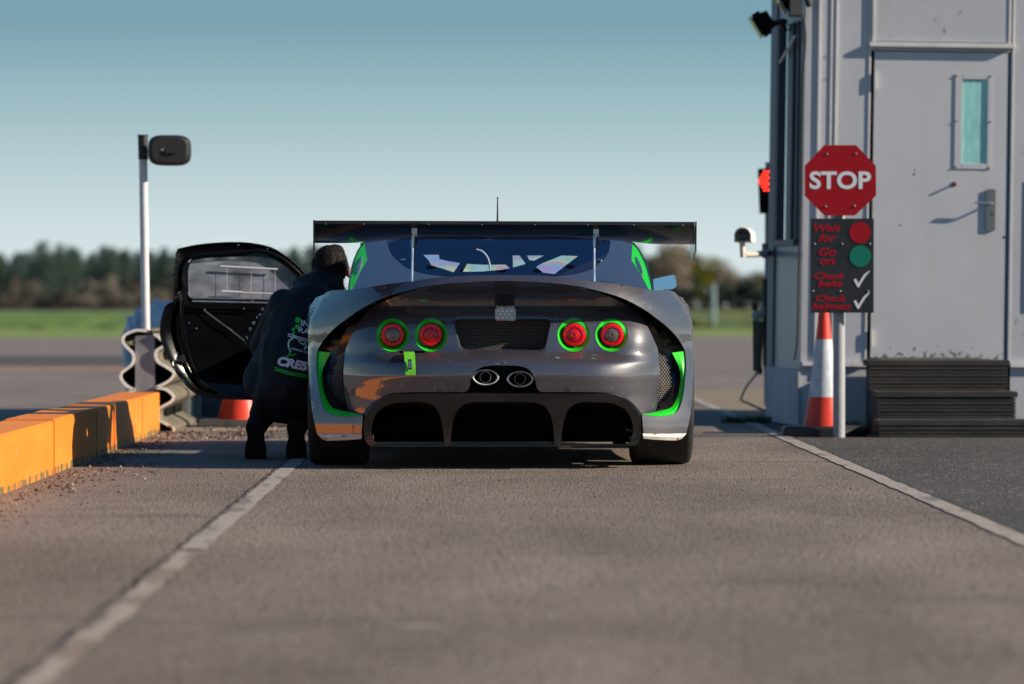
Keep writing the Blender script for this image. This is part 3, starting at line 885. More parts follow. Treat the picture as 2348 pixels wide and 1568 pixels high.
# rear glass with its vent holes
def ell(px, py, rx, rz):
    c_ = T(px, py, Ycab); s_ = F/(Ycab(*c_)-CAM.y)
    return [(c_[0]+rx/s_*math.cos(2*math.pi*i/24), c_[1]+rz/s_*math.sin(2*math.pi*i/24)) for i in range(24)]
gh = [ell(987.4, 613.3, 11, 4.3), ell(1065, 621, 11, 4.6), ell(1150, 621, 11.5, 4.6), ell(1232.5, 621, 11.5, 4.3), ell(1307, 612, 11, 4.3)]
gs = MB(); patch(gs, clean(inset(glass_poly, 0.002)), gh, lambda x, z: Ycab(x, z)+0.004, 0.03)
rgo = obj("rear_window", gs, GLASSR, car)
dots("fastener", [(c_[0]+XC, Ycab(*c_)-0.004, c_[1]) for c_ in (T(px, py, Ycab) for px, py in ((955, 548.5), (924.5, 595.5), (1385, 549), (1374, 596.5)))], (0.014, 0.01, 0.006), CHROME, rgo, 10, 6)
for sgn in (1, -1):
    qm = MB()
    qq = [(sgn*p[0], p[1]) for p in quad]
    patch(qm, clean(qq), [], lambda x, z: Ycab(x, z), 0.03)
    nI = [Vector((q[0]+XC, Ycab(*q), q[1])) for q in qq]
    qo = obj("quarter_panel", qm, GREEN, car, label="green quarter panel with riveted vent slot")
    # raised vent slot with rivets
    vs_ = MB(); cl = [(1458, 590), (1463, 603), (1468, 616), (1472, 628)]
    for k, (x, y) in enumerate(cl):
        pass
    ctr = [T(x, y, Ycab) for x, y in cl]
    vs_.tube([Vector((sgn*p[0]+XC, Ycab(*p)-0.002, p[1])) for p in ctr], [0.004, 0.009, 0.010, 0.004], 0, 10)
    obj("vent_slot", vs_, ALU, qo)
    rl_ = []
    for x, y in ((1455.5,592),(1458,590),(1462,599),(1467,607),(1472,611),(1466,613),(1471,621),(1475,623),(1473,629),(1477,633),(1461,606)):
        p = T(x-1, y, Ycab); rl_.append((sgn*p[0]+XC, Ycab(*p)-0.005, p[1]))
    dots("rivet", rl_, 0.004, CHROME, qo)
    # black edge seal
    es_ = MB(); es_.tube([Vector((sgn*p[0]+XC, Ycab(*p)+0.002, p[1])) for p in CS[k1:]], 0.005, 0, 8)
    obj("edge_seal", es_, BLACKG, qo)
# bulkhead with openings behind the glass
bkp = [(-0.72,0.80),(0.72,0.80),(0.70,1.10),(0.60,1.135),(0.3,1.18),(-0.3,1.18),(-0.60,1.135),(-0.70,1.10)]
YB = 7.72
def bh(pts): return [((lambda p: (p.x-XC, p.z))(P(x, y, YB))) for x, y in pts]
ops = [bh([(970,584),(1006,584),(1007,594),(1030,599),(1054,603),(1040,624),(1012,615),(989,608),(982,596)]),
       bh([(1070.6,605),(1110,607),(1158.5,606.7),(1169,615),(1150,618),(1110,622),(1061,623)]),
       bh([(1175,585.6),(1191,585.6),(1205,605),(1176,613)]),
       bh([(1208,585.6),(1247,585.6),(1224.6,597.5),(1213,596.5)]),
       bh([(1229,612),(1240,605),(1288,585.6),(1325,587),(1302,604),(1271.5,628),(1245.6,625)])]
bm_ = MB(); patch(bm_, bkp, ops, lambda x, z: YB, 0.06); patch(bm_, bkp, ops, lambda x, z: YB+0.02, 0.06, flip=True)
for o_ in ops: bm_.strip([Vector((p[0]+XC, YB, p[1])) for p in o_], [Vector((p[0]+XC, YB+0.02, p[1])) for p in o_], 0, True)
obj("roll_cage_panel", bm_, mat("cage_panel", (0.012, 0.014, 0.022), 0.6), car, smooth_=False)
cbl = MB(); cbl.tube([P(x, y, 7.55) for x, y in smooth([(1092,572),(1106,577),(1117,590),(1122,606),(1123,618)], 4)], 0.005, 0, 8)
obj("cable", cbl, WHITE, car)
# antenna
an = MB(); ra = P(1140, 524, 7.95)
an.tube([ra+Vector((0, 0, -0.02)), P(1140.4, 454, 7.95)], [0.006, 0.0028], 0, 8); an.sphere(P(1140.4, 454, 7.95), 0.005, 0, 8, 6)
an.lathe(ra, [(0.02, -0.03), (0.018, 0.0), (0.006, 0.01), (0.0, 0.01)], 0, 16)
obj("antenna", an, BLACKG, car)
# right door mirror
YM_ = 8.5
mp = [(1497,640),(1520,634.5),(1543,629.8),(1547.5,632),(1550.5,645),(1551,655),(1547,660),(1540,663),(1520,664),(1499,663.5)]
fm = [P(x, y, YM_) for x, y in mp]
mm = MB(); c_ = sum(fm, Vector())/len(fm)
face = []
for q in fm: face.append(q+Vector((0, -(q.z-c_.z)*-0.08, 0)))
mm.poly(face[::-1]); 
mh = MB(); bkv = [q*0.75+c_*0.25+Vector((0, 0.09, 0)) for q in face]; rim = [q+(q-c_)*0.04+Vector((0, 0.004, 0)) for q in face]
mh.strip(face, rim, 0, True); mh.strip(rim, bkv, 0, True); mh.poly(bkv)
mh.tube([c_+Vector((-0.04, 0.05, -0.02)), (XC+0.80, 8.55, 0.80)], 0.014)
mho = obj("door_mirror", mh, BLACKG, car, label="right door mirror reflecting pale sky")
obj("mirror_glass", mm, MIRR, mho, smooth_=False)

# wheels --------------------------------------------------------
def wheel(cx, cy, rad, wid, sgn):
    tm = MB(); h = wid/2
    prof_ = [(rad*0.66, -h*0.86), (rad*0.8, -h*0.98), (rad*0.92, -h*0.985), (rad*0.975, -h*0.92), (rad*0.995, -h*0.78), (rad, -h*0.5), (rad*1.002, 0), (rad, h*0.5), (rad*0.995, h*0.78), (rad*0.975, h*0.92), (rad*0.92, h*0.985), (rad*0.8, h*0.98), (rad*0.66, h*0.86)]
    tm.lathe((cx, cy, rad), prof_, 0, 64, 'X')
    t_ = obj("wheel", tm, TYRE, car, angle=60)
    rm = MB(); rm.lathe((cx, cy, rad), [(rad*0.66, -h*0.86), (rad*0.62, -h*0.5), (rad*0.62, h*0.5), (rad*0.66, h*0.86)], 0, 48, 'X')
    for k in range(5):
        a_ = 2*math.pi*k/5
        rm.tube([(cx+sgn*h*0.6, cy, rad), (cx+sgn*h*0.8, cy+math.cos(a_)*rad*0.64, rad+math.sin(a_)*rad*0.64)], 0.022)
    rm.lathe((cx, cy, rad), [(0.0, sgn*h*0.8), (0.06, sgn*h*0.75), (0.07, sgn*h*0.3)], 0, 20, 'X')
    obj("rim", rm, DSTEEL, t_)
for sgn in (-1, 1):
    wheel(XC+sgn*0.793, WY, WR-0.005, 0.302, sgn)
    wheel(XC+sgn*0.80, FWY, WR-0.01, 0.27, sgn)

# open left door ------------------------------------------------
YD = 9.02
def DY(X): return 9.02+(X+2.04)*0.24
dop = smooth([(399,691),(399,642),(403,589.6),(408,570.4)], 4)+smooth([(408,570.4),(440,563),(476.5,558),(532.6,554.8),(581.7,557.6),(627,568.8),(662,591.4),(687,614),(708,638),(722,655)], 5)[1:]+[(728,690),(728,860),(700,905)]+smooth([(640,919),(564,916.8),(494,914),(466,909),(438,894.8),(410,863),(389,828),(373,789.5),(367.8,765),(369.5,737),(380,702),(399,691)], 5)
win = smooth([(432.6,676),(432,640),(433,614),(441.4,598.4),(458,593.5),(476.5,591.4),(520,589),(564,588.6),(600,589.6),(617,592.4),(641,602),(666,621),(687,645.8),(700,668)], 4)+[(700,683),(640,684),(540,682.5),(436,681)]
def YDo(px, py): return YD
def dpt(px, py, dy=0.0):
    Y = YD
    for _ in range(12):
        p = P(px, py, Y); Y = DY(p.x)+dy
    return P(px, py, Y)
D2 = [(q.x, q.z) for q in (dpt(x, y) for x, y in dop)]
W2 = [(q.x, q.z) for q in (dpt(x, y) for x, y in win)]
D2 = clean(D2); W2 = clean(W2)
def Ydoor(x, z):
    d = pold(x, z, D2[::2], True); dw = pold(x, z, W2[::2], True)
    # outer skin bulges away, the frame has a raised flange round its edge
    return DY(x)-0.02*math.exp(-(d/0.012)**2)-0.012*math.exp(-(dw/0.012)**2)+0.05*min(1, d/0.08)*(1 if z < 0.86 else 0.35)
dm = MB(); patch(dm, D2, [W2], Ydoor, 0.016, dx=0)
outr = [Vector((x, DY(x)+0.07, z)) for x, z in inset(D2, 0.01)]
d3 = [Vector((x, Ydoor(x, z), z)) for x, z in D2]
dm.grid([d3, [q+Vector((0, .03, 0)) for q in d3], outr], 0, True)
w3 = [Vector((x, Ydoor(x, z), z)) for x, z in W2]; dm.grid([w3, [q+Vector((0, .06, 0)) for q in w3]], 0, True)
DOORM = mat("door_inner_black", (0.003, 0.003, 0.004), 0.22, coat=0.45, spec=0.2, bump=0.0012, bscale=9, rvar=0.08, var=0.2, scale=6)
door = obj("door", dm, DOORM, car, angle=50, label="open black left door seen from inside")
dsk = MB(); patch(dsk, [(x, z) for x, z in inset(D2, 0.01)], [inset(W2, -0.002)], lambda x, z: DY(x)+0.072, 0.04, dx=0)
obj("door_skin", dsk, PAINT, door)
wg_ = MB(); patch(wg_, inset(W2, -0.004), [], lambda x, z: DY(x)+0.03, 0.06, dx=0)
obj("door_window", wg_, GLASSD, door)
sm_ = MB()
for a_, b_, r_ in (((506,610.5),(637,617.5),0.0055), ((509,668),(556,670),0.006), ((556,671),(628,673),0.0035)):
    sm_.tube([dpt(*a_, -0.005), dpt(*b_, -0.005)], r_, 0, 8)
for x in (521, 576, 631): sm_.tube([dpt(x, 613, 0.0), dpt(x, 671, 0.0)], 0.001, 0, 6)
obj("sliding_pane_frame", sm_, mat("clear_plastic_rail", (0.75, 0.75, 0.76), 0.25, 0.4, coat=0.5), door)
for pts_, r_ in (([(441,690.5),(520,692.5),(618,694.5)], 0.0055), ([(440,683),(540,685),(640,686.5)], 0.004)):
    s__ = MB(); s__.tube([dpt(x, y, -0.012) for x, y in pts_], r_, 0, 10); obj("trim_strip", s__, ALU, door)
bl = []
for x, y in ((470,710),(560,708),(530,757),(434,741),(451,753),(547,562),(614,570),(670,600),(404,580),(402,630),(403,683),(490,685),(579,690),(407,810),(415,840),(426,840)):
    bl.append(dpt(x, y, -0.004 if y < 700 else 0.036))
dots("bolt", bl, 0.0055, CHROME, door)
cb_ = MB(); cb_.tube([dpt(469,712,0.03), dpt(500,735,0.025), dpt(530,757,0.028), dpt(561,782,0.028)], 0.003, 0, 6); obj("cable", cb_, ALU, door)
hn = MB(); c = dpt(414, 826, 0.02)
hn.lathe(c, [(0.032, 0.025), (0.028, 0.0), (0.018, -0.006), (0.0, -0.006)], 0, 24, 'Y'); hn.box((c.x-0.022, c.y-0.018, c.z-0.008), (c.x+0.022, c.y-0.006, c.z+0.008), 0, 0.004)
obj("latch", hn, BLACKG, door)
# raised inner frame ribs
rb = MB()
rib = smooth([(424,690),(421,640),(424,612),(432,596),(450,586),(490,583),(560,577),(598,575),(632,585),(664,606),(700,640)], 5)
rb.tube([dpt(x, y, -0.004) for x, y in rib], 0.011, 0, 10)
rb.tube([dpt(x, y, 0.02) for x, y in smooth([(417,690),(417,740),(425,790),(440,840),(462,880),(500,898)], 5)], 0.014, 0, 10)
obj("frame_rib", rb, DOORM, door)
# the brownish panel seen in the door's rear edge and the mirror beyond the window
mr_ = [(600,645),(603,643),(640,642.5),(655,643),(662,648),(664,668),(655,672),(601,670)]
mo_ = MB(); f_ = [dpt(x, y, 0.16) for x, y in mr_]; c_ = sum(f_, Vector())/len(f_)
fc = [Vector((q.x, q.y-(q.x-c_.x)*0.12, q.z)) for q in f_]
rim = [q+(q-c_)*0.05 for q in fc]; bkv = [q*0.8+c_*0.2+Vector((0, 0.09, 0)) for q in fc]
mo_.strip(fc, rim, 0, True); mo_.strip(rim, bkv, 0, True); mo_.poly(bkv); mo_.tube([c_+Vector((0.0, 0.05, -0.03)), dpt(640, 690, 0.07)], 0.012)
mh2 = obj("door_mirror", mo_, BLACKG, door); gg = MB(); gg.poly(fc[::-1]); obj("mirror_glass", gg, MIRR, mh2, smooth_=False)

car.rotation_euler.z = CARYAW; car.location.x -= (8.2-7.1)*CARYAW
P = Pthird
YR = 'far'
# ============================================================ GROUND
def asphalt(name, c1, c2, dark, stain=None):
    m = bpy.data.materials.new(name); m.use_nodes = True; n = m.node_tree; b = n.nodes["Principled BSDF"]
    tc = n.nodes.new("ShaderNodeTexCoord")
    def noise(s, d=4, dist=0, sc_=(1, 1, 1)):
        mp = n.nodes.new("ShaderNodeMapping"); mp.inputs["Scale"].default_value = (sc_[0], sc_[1]*0.36, sc_[2])
        n.links.new(tc.outputs["Object"], mp.inputs[0])
        q = n.nodes.new("ShaderNodeTexNoise"); q.inputs["Scale"].default_value = s; q.inputs["Detail"].default_value = d; q.inputs["Distortion"].default_value = dist
        n.links.new(mp.outputs[0], q.inputs["Vector"]); return q.outputs["Fac"]
    def ramp(src, p0, p1, a, c):
        r = n.nodes.new("ShaderNodeValToRGB"); r.color_ramp.elements[0].position = p0; r.color_ramp.elements[1].position = p1
        r.color_ramp.elements[0].color = (*a, 1); r.color_ramp.elements[1].color = (*c, 1); n.links.new(src, r.inputs[0]); return r.outputs[0]
    def mix(f, a, c, mode='MIX', fv=None):
        x = n.nodes.new("ShaderNodeMix"); x.data_type = 'RGBA'; x.blend_type = mode
        if f is not None: n.links.new(f, x.inputs[0])
        else: x.inputs[0].default_value = fv
        n.links.new(a, x.inputs[6]); n.links.new(c, x.inputs[7]); return x.outputs[2]
    base = ramp(noise(1.1, 6, 0.6), 0.3, 0.7, c1, c2)
    mpa = n.nodes.new("ShaderNodeMapping"); mpa.inputs["Scale"].default_value = (1, 0.36, 1); n.links.new(tc.outputs["Object"], mpa.inputs[0])
    vo = n.nodes.new("ShaderNodeTexVoronoi"); vo.inputs["Scale"].default_value = 95; n.links.new(mpa.outputs[0], vo.inputs["Vector"])
    agg = ramp(vo.outputs["Distance"], 0.05, 0.75, (1.0, 1.0, 1.0), (0.35, 0.34, 0.33))
    base = mix(None, base, agg, 'MULTIPLY', 0.8)
    sp_ = n.nodes.new("ShaderNodeTexVoronoi"); sp_.inputs["Scale"].default_value = 60; n.links.new(mpa.outputs[0], sp_.inputs["Vector"])
    sx = n.nodes.new("ShaderNodeSeparateXYZ"); n.links.new(sp_.outputs["Color"], sx.inputs[0])
    base = mix(ramp(sx.outputs[0], 0.90, 0.93, (0, 0, 0), (0.6, 0.6, 0.6)), base, ramp(sx.outputs[1], 0.3, 0.7, (0.05, 0.045, 0.04), (0.30, 0.27, 0.23)))
    # broad stains, dragged along x as the wear of the turning cars
    st = ramp(noise(1.7, 5, 1.0, (0.35, 2.6, 1)), 0.60, 0.68, (0, 0, 0), (0.55, 0.55, 0.55))
    base = mix(st, base, ramp(noise(3), 0, 1, dark, dark))
    lt = ramp(noise(2.3, 6, 0.8, (0.5, 2.2, 1)), 0.64, 0.72, (0, 0, 0), (0.35, 0.35, 0.35))
    base = mix(lt, base, ramp(noise(3.1), 0, 1, (0.26, 0.20, 0.14), (0.26, 0.20, 0.14)))
    n.links.new(base, b.inputs["Base Color"])
    b.inputs["Roughness"].default_value = 0.85; b.inputs["Specular IOR Level"].default_value = 0.3
    ad = n.nodes.new("ShaderNodeMath"); ad.operation = 'SUBTRACT'
    n.links.new(noise(160, 3), ad.inputs[0]); n.links.new(vo.outputs["Distance"], ad.inputs[1])
    bn = n.nodes.new("ShaderNodeBump"); bn.inputs["Strength"].default_value = 0.9; bn.inputs["Distance"].default_value = 0.006
    n.links.new(ad.outputs[0], bn.inputs["Height"]); n.links.new(bn.outputs[0], b.inputs["Normal"])
    return m
def sheet(name, pts, z, m, **kw):
    s_ = MB(); s_.poly([(x, y, z) for x, y in pts]); return obj(name, s_, m, kind='structure', smooth_=False, **kw)
GRASS = mat("grass_field", (0.035, 0.10, 0.012), 0.9, c2=(0.09, 0.14, 0.02), scale=0.25, bump=0.05, bscale=3)
sheet("ground", [(-1500, -300), (1500, -300), (1500, 2500), (-1500, 2500)], -0.03, GRASS)
ASPH = asphalt("asphalt_lane", (0.225, 0.180, 0.147), (0.385, 0.315, 0.264), (0.12, 0.10, 0.085))
ASPD = asphalt("asphalt_dark", (0.105, 0.098, 0.088), (0.145, 0.134, 0.120), (0.06, 0.055, 0.05))
TRACK = asphalt("asphalt_track", (0.27, 0.225, 0.20), (0.36, 0.305, 0.28), (0.15, 0.13, 0.12))
sheet("road", [(-60, -40), (60, -40), (60, 39), (12, 40), (-12, 34.8), (-60, 33.5)], 0.0 - 0.008, TRACK)
LX0, LX1 = -0.955, 1.80
sheet("lane", [(-2.6, -12), (1.86, -12), (1.86, 13.2), (-2.6, 13.2)], 0.0, ASPH)
sheet("apron", [(1.86, -12), (14, -12), (14, 9.6), (1.86, 9.6)], 0.001, ASPD)
sheet("far_dark_band", [(-60, 18.9), (-2.9, 19.0), (-2.9, 22.6), (-60, 22.2)], -0.004, ASPD)  # darker band laid across the far road
sheet("red_track_line", [(-60, 17.2), (-2.9, 17.4), (-2.9, 18.1), (-60, 17.9)], -0.004, mat("red_line", (0.40, 0.15, 0.09), 0.8, c2=(0.30, 0.2, 0.16), scale=2))
sheet("gravel_verge", [(1.75, 9.6), (6, 9.6), (6, 16), (1.75, 13)], -0.003, mat("gravel_ground", (0.20, 0.15, 0.10), 0.95, c2=(0.30, 0.24, 0.17), scale=30, bump=0.02, bscale=60))
sheet("earth_verge", [(-2.55, 8.72), (-0.5, 8.95), (-0.5, 9.75), (-2.55, 9.9)], 0.004, mat("earth", (0.22, 0.165, 0.12), 0.95, c2=(0.36, 0.28, 0.21), scale=14, bump=0.02, bscale=45))
LINE = mat("worn_line_paint", (0.345, 0.30, 0.258), 0.8, var=0.12, scale=14, bump=0.003, bscale=120)
spots(LINE, (0.19, 0.165, 0.145), 9, 0.55, 0.06, aniso=(1, .22, 1), detail=8)
def line(name, x, y0, y1, wid, z, seed, rag, gaps=()):
    r = random.Random(seed); s_ = MB(); A = []; B = []; y = y0
    while y < y1:
        a = x-wid/2+r.uniform(-rag, rag); b_ = x+wid/2+r.uniform(-rag, rag)
        A.append((a, y, z)); B.append((b_, y, z)); y += 0.06
    seg = [i for i in range(len(A))]
    for i in range(len(A)-1):
        if any(g0 <= A[i][1] < g1 for g0, g1 in gaps): continue
        s_.add([A[i], B[i], B[i+1], A[i+1]], [(0, 1, 2, 3)])
    return obj(name, s_, LINE, kind='structure', smooth_=False)
line("lane_line", -0.912, 4.55, 12.5, 0.078, 0.004, 3, 0.004)
# the near end of the left line is broken into worn patches
def blobz(mb, cx, cy, rx, ry, z, seed, n=18):
    q = random.Random(seed); pts = []
    for i in range(n):
        a = 2*math.pi*i/n; k = q.uniform(0.72, 1.1)
        pts.append((cx+rx*k*math.cos(a), cy+ry*k*math.sin(a), z))
    mb.poly(pts)
LINEW = mat("line_paint_rubbed_thin", (0.335, 0.285, 0.24), 0.85, var=0.1, scale=14, bump=0.003, bscale=120)
spots(LINEW, (0.22, 0.172, 0.138), 4.2, 0.47, 0.05, aniso=(1.6, .36, 1), detail=9, distort=0.4)
_L = LINE; LINE = LINEW; line("worn_lane_line", -0.912, 1.2, 4.5, 0.066, 0.004, 6, 0.008); LINE = _L
line("lane_line_edge", 1.815, 1.0, 12.9, 0.085, 0.004, 4, 0.006)
CRK = mat("crack_tar", (0.022, 0.02, 0.018), 0.9)
ck = MB(); r = random.Random(9)
def crack(pts, wd):
    A = []; B = []
    for p in pts:
        j = r.uniform(.3, 1.2)*wd; A.append((p[0]-j*0.6, p[1]-j*0.5, 0.0055)); B.append((p[0]+j*0.6, p[1]+j*0.5, 0.0055))
    ck.strip(A, B)
crack([(-0.962+r.uniform(-.006, .006), 2.2+.05*i) for i in range(105)], 0.007)
crack([(1.87+r.uniform(-.008, .008), 1.2+.06*i) for i in range(135)], 0.009)
for (xa, xb, y) in ((-1.72, -0.97, 5.25), (-1.9, -0.98, 3.55), (-2.0, -1.0, 3.22), (0.92, 1.10, 3.63), (0.28, 0.52, 4.0), (-0.1, 0.16, 6.25)):
    crack([(xa+(xb-xa)*i/30, y+r.uniform(-.006, .006)) for i in range(31)], 0.006)
obj("asphalt_cracks", ck, CRK, kind='structure', smooth_=False)
wp = MB()
for px, py, a, b_ in ((3060*.6112+.0, 1168, .035, .02), (2700*.6112*1.24, 1182, .055, .03), (2047, 1180, .04, .03), (2078, 1184, .02, .02), (1965, 1162, .03, .015), (2110, 1165, .02, .01), (1015, 1139, .07, .012), (1800, 1069, .03, .01), (870, 1462, .10, .02), (820, 1470, .06, .015)):
    g = G(px, py); blobz(wp, g.x, g.y, a, b_, 0.003, int(px), 14)
obj("paint_drips", wp, mat("paint_splash", (0.5, 0.48, 0.45), 0.7, c2=(0.25, 0.22, 0.2), scale=40), kind='structure', smooth_=False)
# loose stones: a drift along the kerb and the verge, and a few scattered over the lane
gv = MB(); r = random.Random(12)
def stone(x, y, s):
    bm = bmesh.new(); bmesh.ops.create_icosphere(bm, subdivisions=1, radius=1)
    k = Vector((r.uniform(.7, 1.3), r.uniform(.7, 1.3), r.uniform(.5, .9)))
    for v in bm.verts: v.co = Vector((v.co.x*k.x*s*r.uniform(.8, 1.2)+x, v.co.y*k.y*s*r.uniform(.8, 1.2)+W(y), v.co.z*k.z*s+s*0.45))
    gv.bm(bm, 0 if r.random() < .72 else 1)
for i in range(900):
    y = r.uniform(5.0, 8.7); d = abs(r.gauss(0, 0.16)); x = -1.93+d
    if y < 5.9 and r.random() < .45: continue
    stone(x, y, r.choice((.0025, .003, .004, .005, .007 if d < .25 else .003)))
for i in range(420): stone(r.uniform(-2.0, -0.7), r.uniform(8.3, 9.2), r.choice((.004, .006, .009, .012)))
for i in range(260): stone(r.uniform(-1.9, 3.2), r.uniform(3.2, 8.2), r.choice((.002, .0025, .003, .004)))
for i in range(16): stone(r.uniform(-1.9, -1.4), r.uniform(5.9, 7.0), r.uniform(.007, .011))
YR = 'raw'
obj("gravel", gv, [mat("dark_stone", (0.07, 0.05, 0.04), 0.9, var=0.4, scale=30), mat("pale_stone", (0.35, 0.28, 0.22), 0.9, var=0.3, scale=30)], kind='stuff', smooth_=False)

YR = 'far'
# ============================================================ ORANGE KERB
ORM = mat("orange_paint", (0.76, 0.205, 0.010), 0.6, c2=(0.83, 0.26, 0.022), scale=3, bump=0.002, bscale=40, aniso=(1, 0.3, 2))
spots(ORM, (0.34, 0.30, 0.27), 7, 0.705, 0.012, aniso=(1, 1.2, 0.8), detail=6)
spots(ORM, (0.17, 0.125, 0.045), 10, 0.52, 0.05, zmax=0.062, zfade=0.03, detail=5)
for i, (y0, y1) in enumerate(((-1.6, 1.2), (1.2, 3.9), (3.9, 6.595), (6.605, 7.335), (7.342, 7.685), (7.692, 8.335), (8.34, 8.79))):
    kb = MB(); kb.box((-2.20, y0, -0.005), (-1.965, y1, 0.25+(0.006 if i == 3 else 0)), 0, 0.006)
    lab = ["long orange kerb block behind the camera end", "long orange kerb block nearest the camera", "chipped orange kerb block leaving the left edge of the picture", "orange kerb block half in the shade of the car", "short orange kerb block, second in the shade", "shaded orange kerb block before the sunlit end block", "sunlit orange end block against the grey barrier post"][i]
    obj("kerb_block", kb, ORM, label=lab, category="kerb block", group="orange kerb blocks in a row", org=(-2.08, (y0+y1)/2, 0), angle=50)

# ============================================================ CRASH BARRIER
GALV = mat("galvanised_steel", (0.30, 0.30, 0.32), 0.55, 0.3, var=0.25, scale=6, aniso=(1, 1, .4))
spots(GALV, (0.16, 0.09, 0.05), 9, 0.68, 0.03)
DIRTY = mat("grimy_rail", (0.10, 0.085, 0.06), 0.85, c2=(0.19, 0.165, 0.115), scale=5)
CREAM = mat("cream_edge", (0.93, 0.90, 0.82), 0.7, var=0.12, scale=18)
spots(CREAM, (0.30, 0.22, 0.12), 10, 0.63, 0.04)
YB_ = 8.82
YR = YB_
def bx(px, py, Y=YB_): q = P(px, py, Y); return (q.x, q.z)
q0 = bx(309, 770); q1 = bx(355, 985)
bar = thing("crash_barrier", ((q0[0]+q1[0])/2, YB_, 0), "end of a double-sided corrugated steel crash barrier beside the orange kerb", "crash barrier")
pm = MB(); pm.box((q0[0], YB_, 0), (q1[0], YB_+0.14, q0[1]), 0, 0.004)
po_ = obj("post", pm, GALV, bar)
dt = MB(); c = P(340, 899, YB_); dt.lathe((c.x-0.03, YB_-0.001, c.z), [(0.0065, 0), (0.0, 0)], 0, 12, 'Y'); obj("bolt_hole", dt, MATTB, po_, smooth_=False)
def rail(pts, name, lab):
    pts = [bx(*p) for p in smooth(pts, 5)]
    n = len(pts); rm = MB(); t = 0.0080
    L = []; Rr_ = []
    for i, p in enumerate(pts):
        a = pts[max(i-1, 0)]; b_ = pts[min(i+1, n-1)]
        tx, tz = b_[0]-a[0], b_[1]-a[1]; l = math.hypot(tx, tz) or 1
        L.append((p[0]-tz/l*t, p[1]+tx/l*t)); Rr_.append((p[0]+tz/l*t, p[1]-tx/l*t))
    def ring3(Y): return [Vector((x, Y, z)) for x, z in L]+[Vector((x, Y, z)) for x, z in Rr_[::-1]]
    y0 = YB_-0.02
    rm.grid([ring3(y0), ring3(y0+0.02)], 1, True); rm.grid([ring3(y0+0.02), ring3(y0+0.6), ring3(y0+3.9)], 0, True)
    for i in range(n-1):
        rm.add([(L[i][0], y0, L[i][1]), (L[i+1][0], y0, L[i+1][1]), (Rr_[i+1][0], y0, Rr_[i+1][1]), (Rr_[i][0], y0, Rr_[i][1])], [(0, 1, 2, 3)], 1)
    return obj(name, rm, [DIRTY, CREAM], bar, angle=40, label=lab)
rail([(334,758.5),(315,757),(300,761),(287,768),(282,776),(283,786),(292,797),(303,808),(306.5,820),(303,835),(290,846),(279,855),(277,866),(284,878),(296,888),(309,893)], "rail", "upper left corrugated rail")
rail([(309,894),(296,900),(284,912),(279,925),(282,938),(295,950),(306,962),(306,975)], "rail", "lower left corrugated rail")
rail([(353,766),(366,775),(378,790),(360,803),(356.5,815),(362,829),(378,839),(395,850),(399,858),(392,869),(378,879),(357,888)], "rail", "upper right corrugated rail with cream edge")
rail([(357,889),(378,892),(393,902),(398,911),(392,921),(372,932),(360,942),(358,955),(366,964),(384,973),(397,982),(394,990),(381,999)], "rail", "lower right corrugated rail with cream edge")
wb = MB()
a0 = bx(344, 905); wb.box((a0[0]+0.035, YB_+0.5, 0.02), (a0[0]+0.06, YB_+3.8, q0[1]-0.02)); wb.box((q0[0]-0.02, YB_+0.5, 0.02), (q0[0], YB_+3.8, q0[1]-0.02))
obj("inner_web", wb, MATTB, bar, smooth_=False)
# upright slabs behind the barrier
SLAB = mat("weathered_concrete", (0.26, 0.285, 0.27), 0.9, c2=(0.36, 0.37, 0.34), scale=5, bump=0.003, bscale=40, aniso=(1, 1, .4))
spots(SLAB, (0.08, 0.10, 0.04), 5, 0.58, 0.08, zmax=0.12, zfade=0.1)
for i, (xa, xb, yt, pb, lab) in enumerate(((403, 436, 800, 970, "pale weathered concrete barrier slab beside the corrugated rail"), (439, 459, 850, 964, "narrow concrete barrier slab before the dark block"))):
    Y = 3260*0.78/(pb-702.0); a = P(xa, pb, Y); b_ = P(xb, yt, Y)
    YR = Y
    m_ = MB(); m_.box((a.x, Y, 0), (b_.x, Y+0.35, b_.z), 0, 0.01); obj("barrier_slab", m_, SLAB, label=lab, category="concrete slab", group="barrier slabs", org=((a.x+b_.x)/2, Y, 0))
YR = 9.75
a = P(460, 962, 9.75); b_ = P(640, 900, 9.75)
m_ = MB(); m_.box((a.x, 9.75, 0), (b_.x, 10.0, b_.z), 0, 0.02)
obj("ballast_block", m_, mat("dark_blue_plastic", (0.05, 0.075, 0.09), 0.6, var=0.5, scale=6), label="dark blue-grey block lying behind the red cone under the open door", category="block", org=((a.x+b_.x)/2, 9.8, 0))
# white wrapped bags
BAG = mat("white_sheeting", (0.66, 0.68, 0.71), 0.4, c2=(0.36, 0.43, 0.53), scale=3.5, bump=0.05, bscale=7)
def blob(name, c, r3, m, seed, amp=0.12, **kw):
    from mathutils import noise as mn
    bm = bmesh.new(); bmesh.ops.create_icosphere(bm, subdivisions=4, radius=1)
    for v in bm.verts:
        d = 1+amp*mn.noise(v.co*2.1+Vector((seed, 0, 0)))*1.6+amp*0.5*mn.noise(v.co*6+Vector((seed, 3, 0)))
        q = v.co*d; f_ = 1.0
        v.co = Vector((q.x*r3[0]+c[0], q.y*r3[1]+c[1], max(q.z, -0.9)*r3[2]+c[2]))
    b__ = MB(); b__.bm(bm); return obj(name, b__, m, **kw)
YR = 10.5
a = P(312, 742, 10.5)
blob("wrapped_bale", (a.x, 10.5, a.z-0.22), (0.095, 0.2, 0.30), BAG, 1, 0.2, label="small blue-white wrapped bale left of the mirror post foot", category="bale", group="wrapped bales", org=(a.x, 10.6, 0))
a = P(372, 738, 10.45)
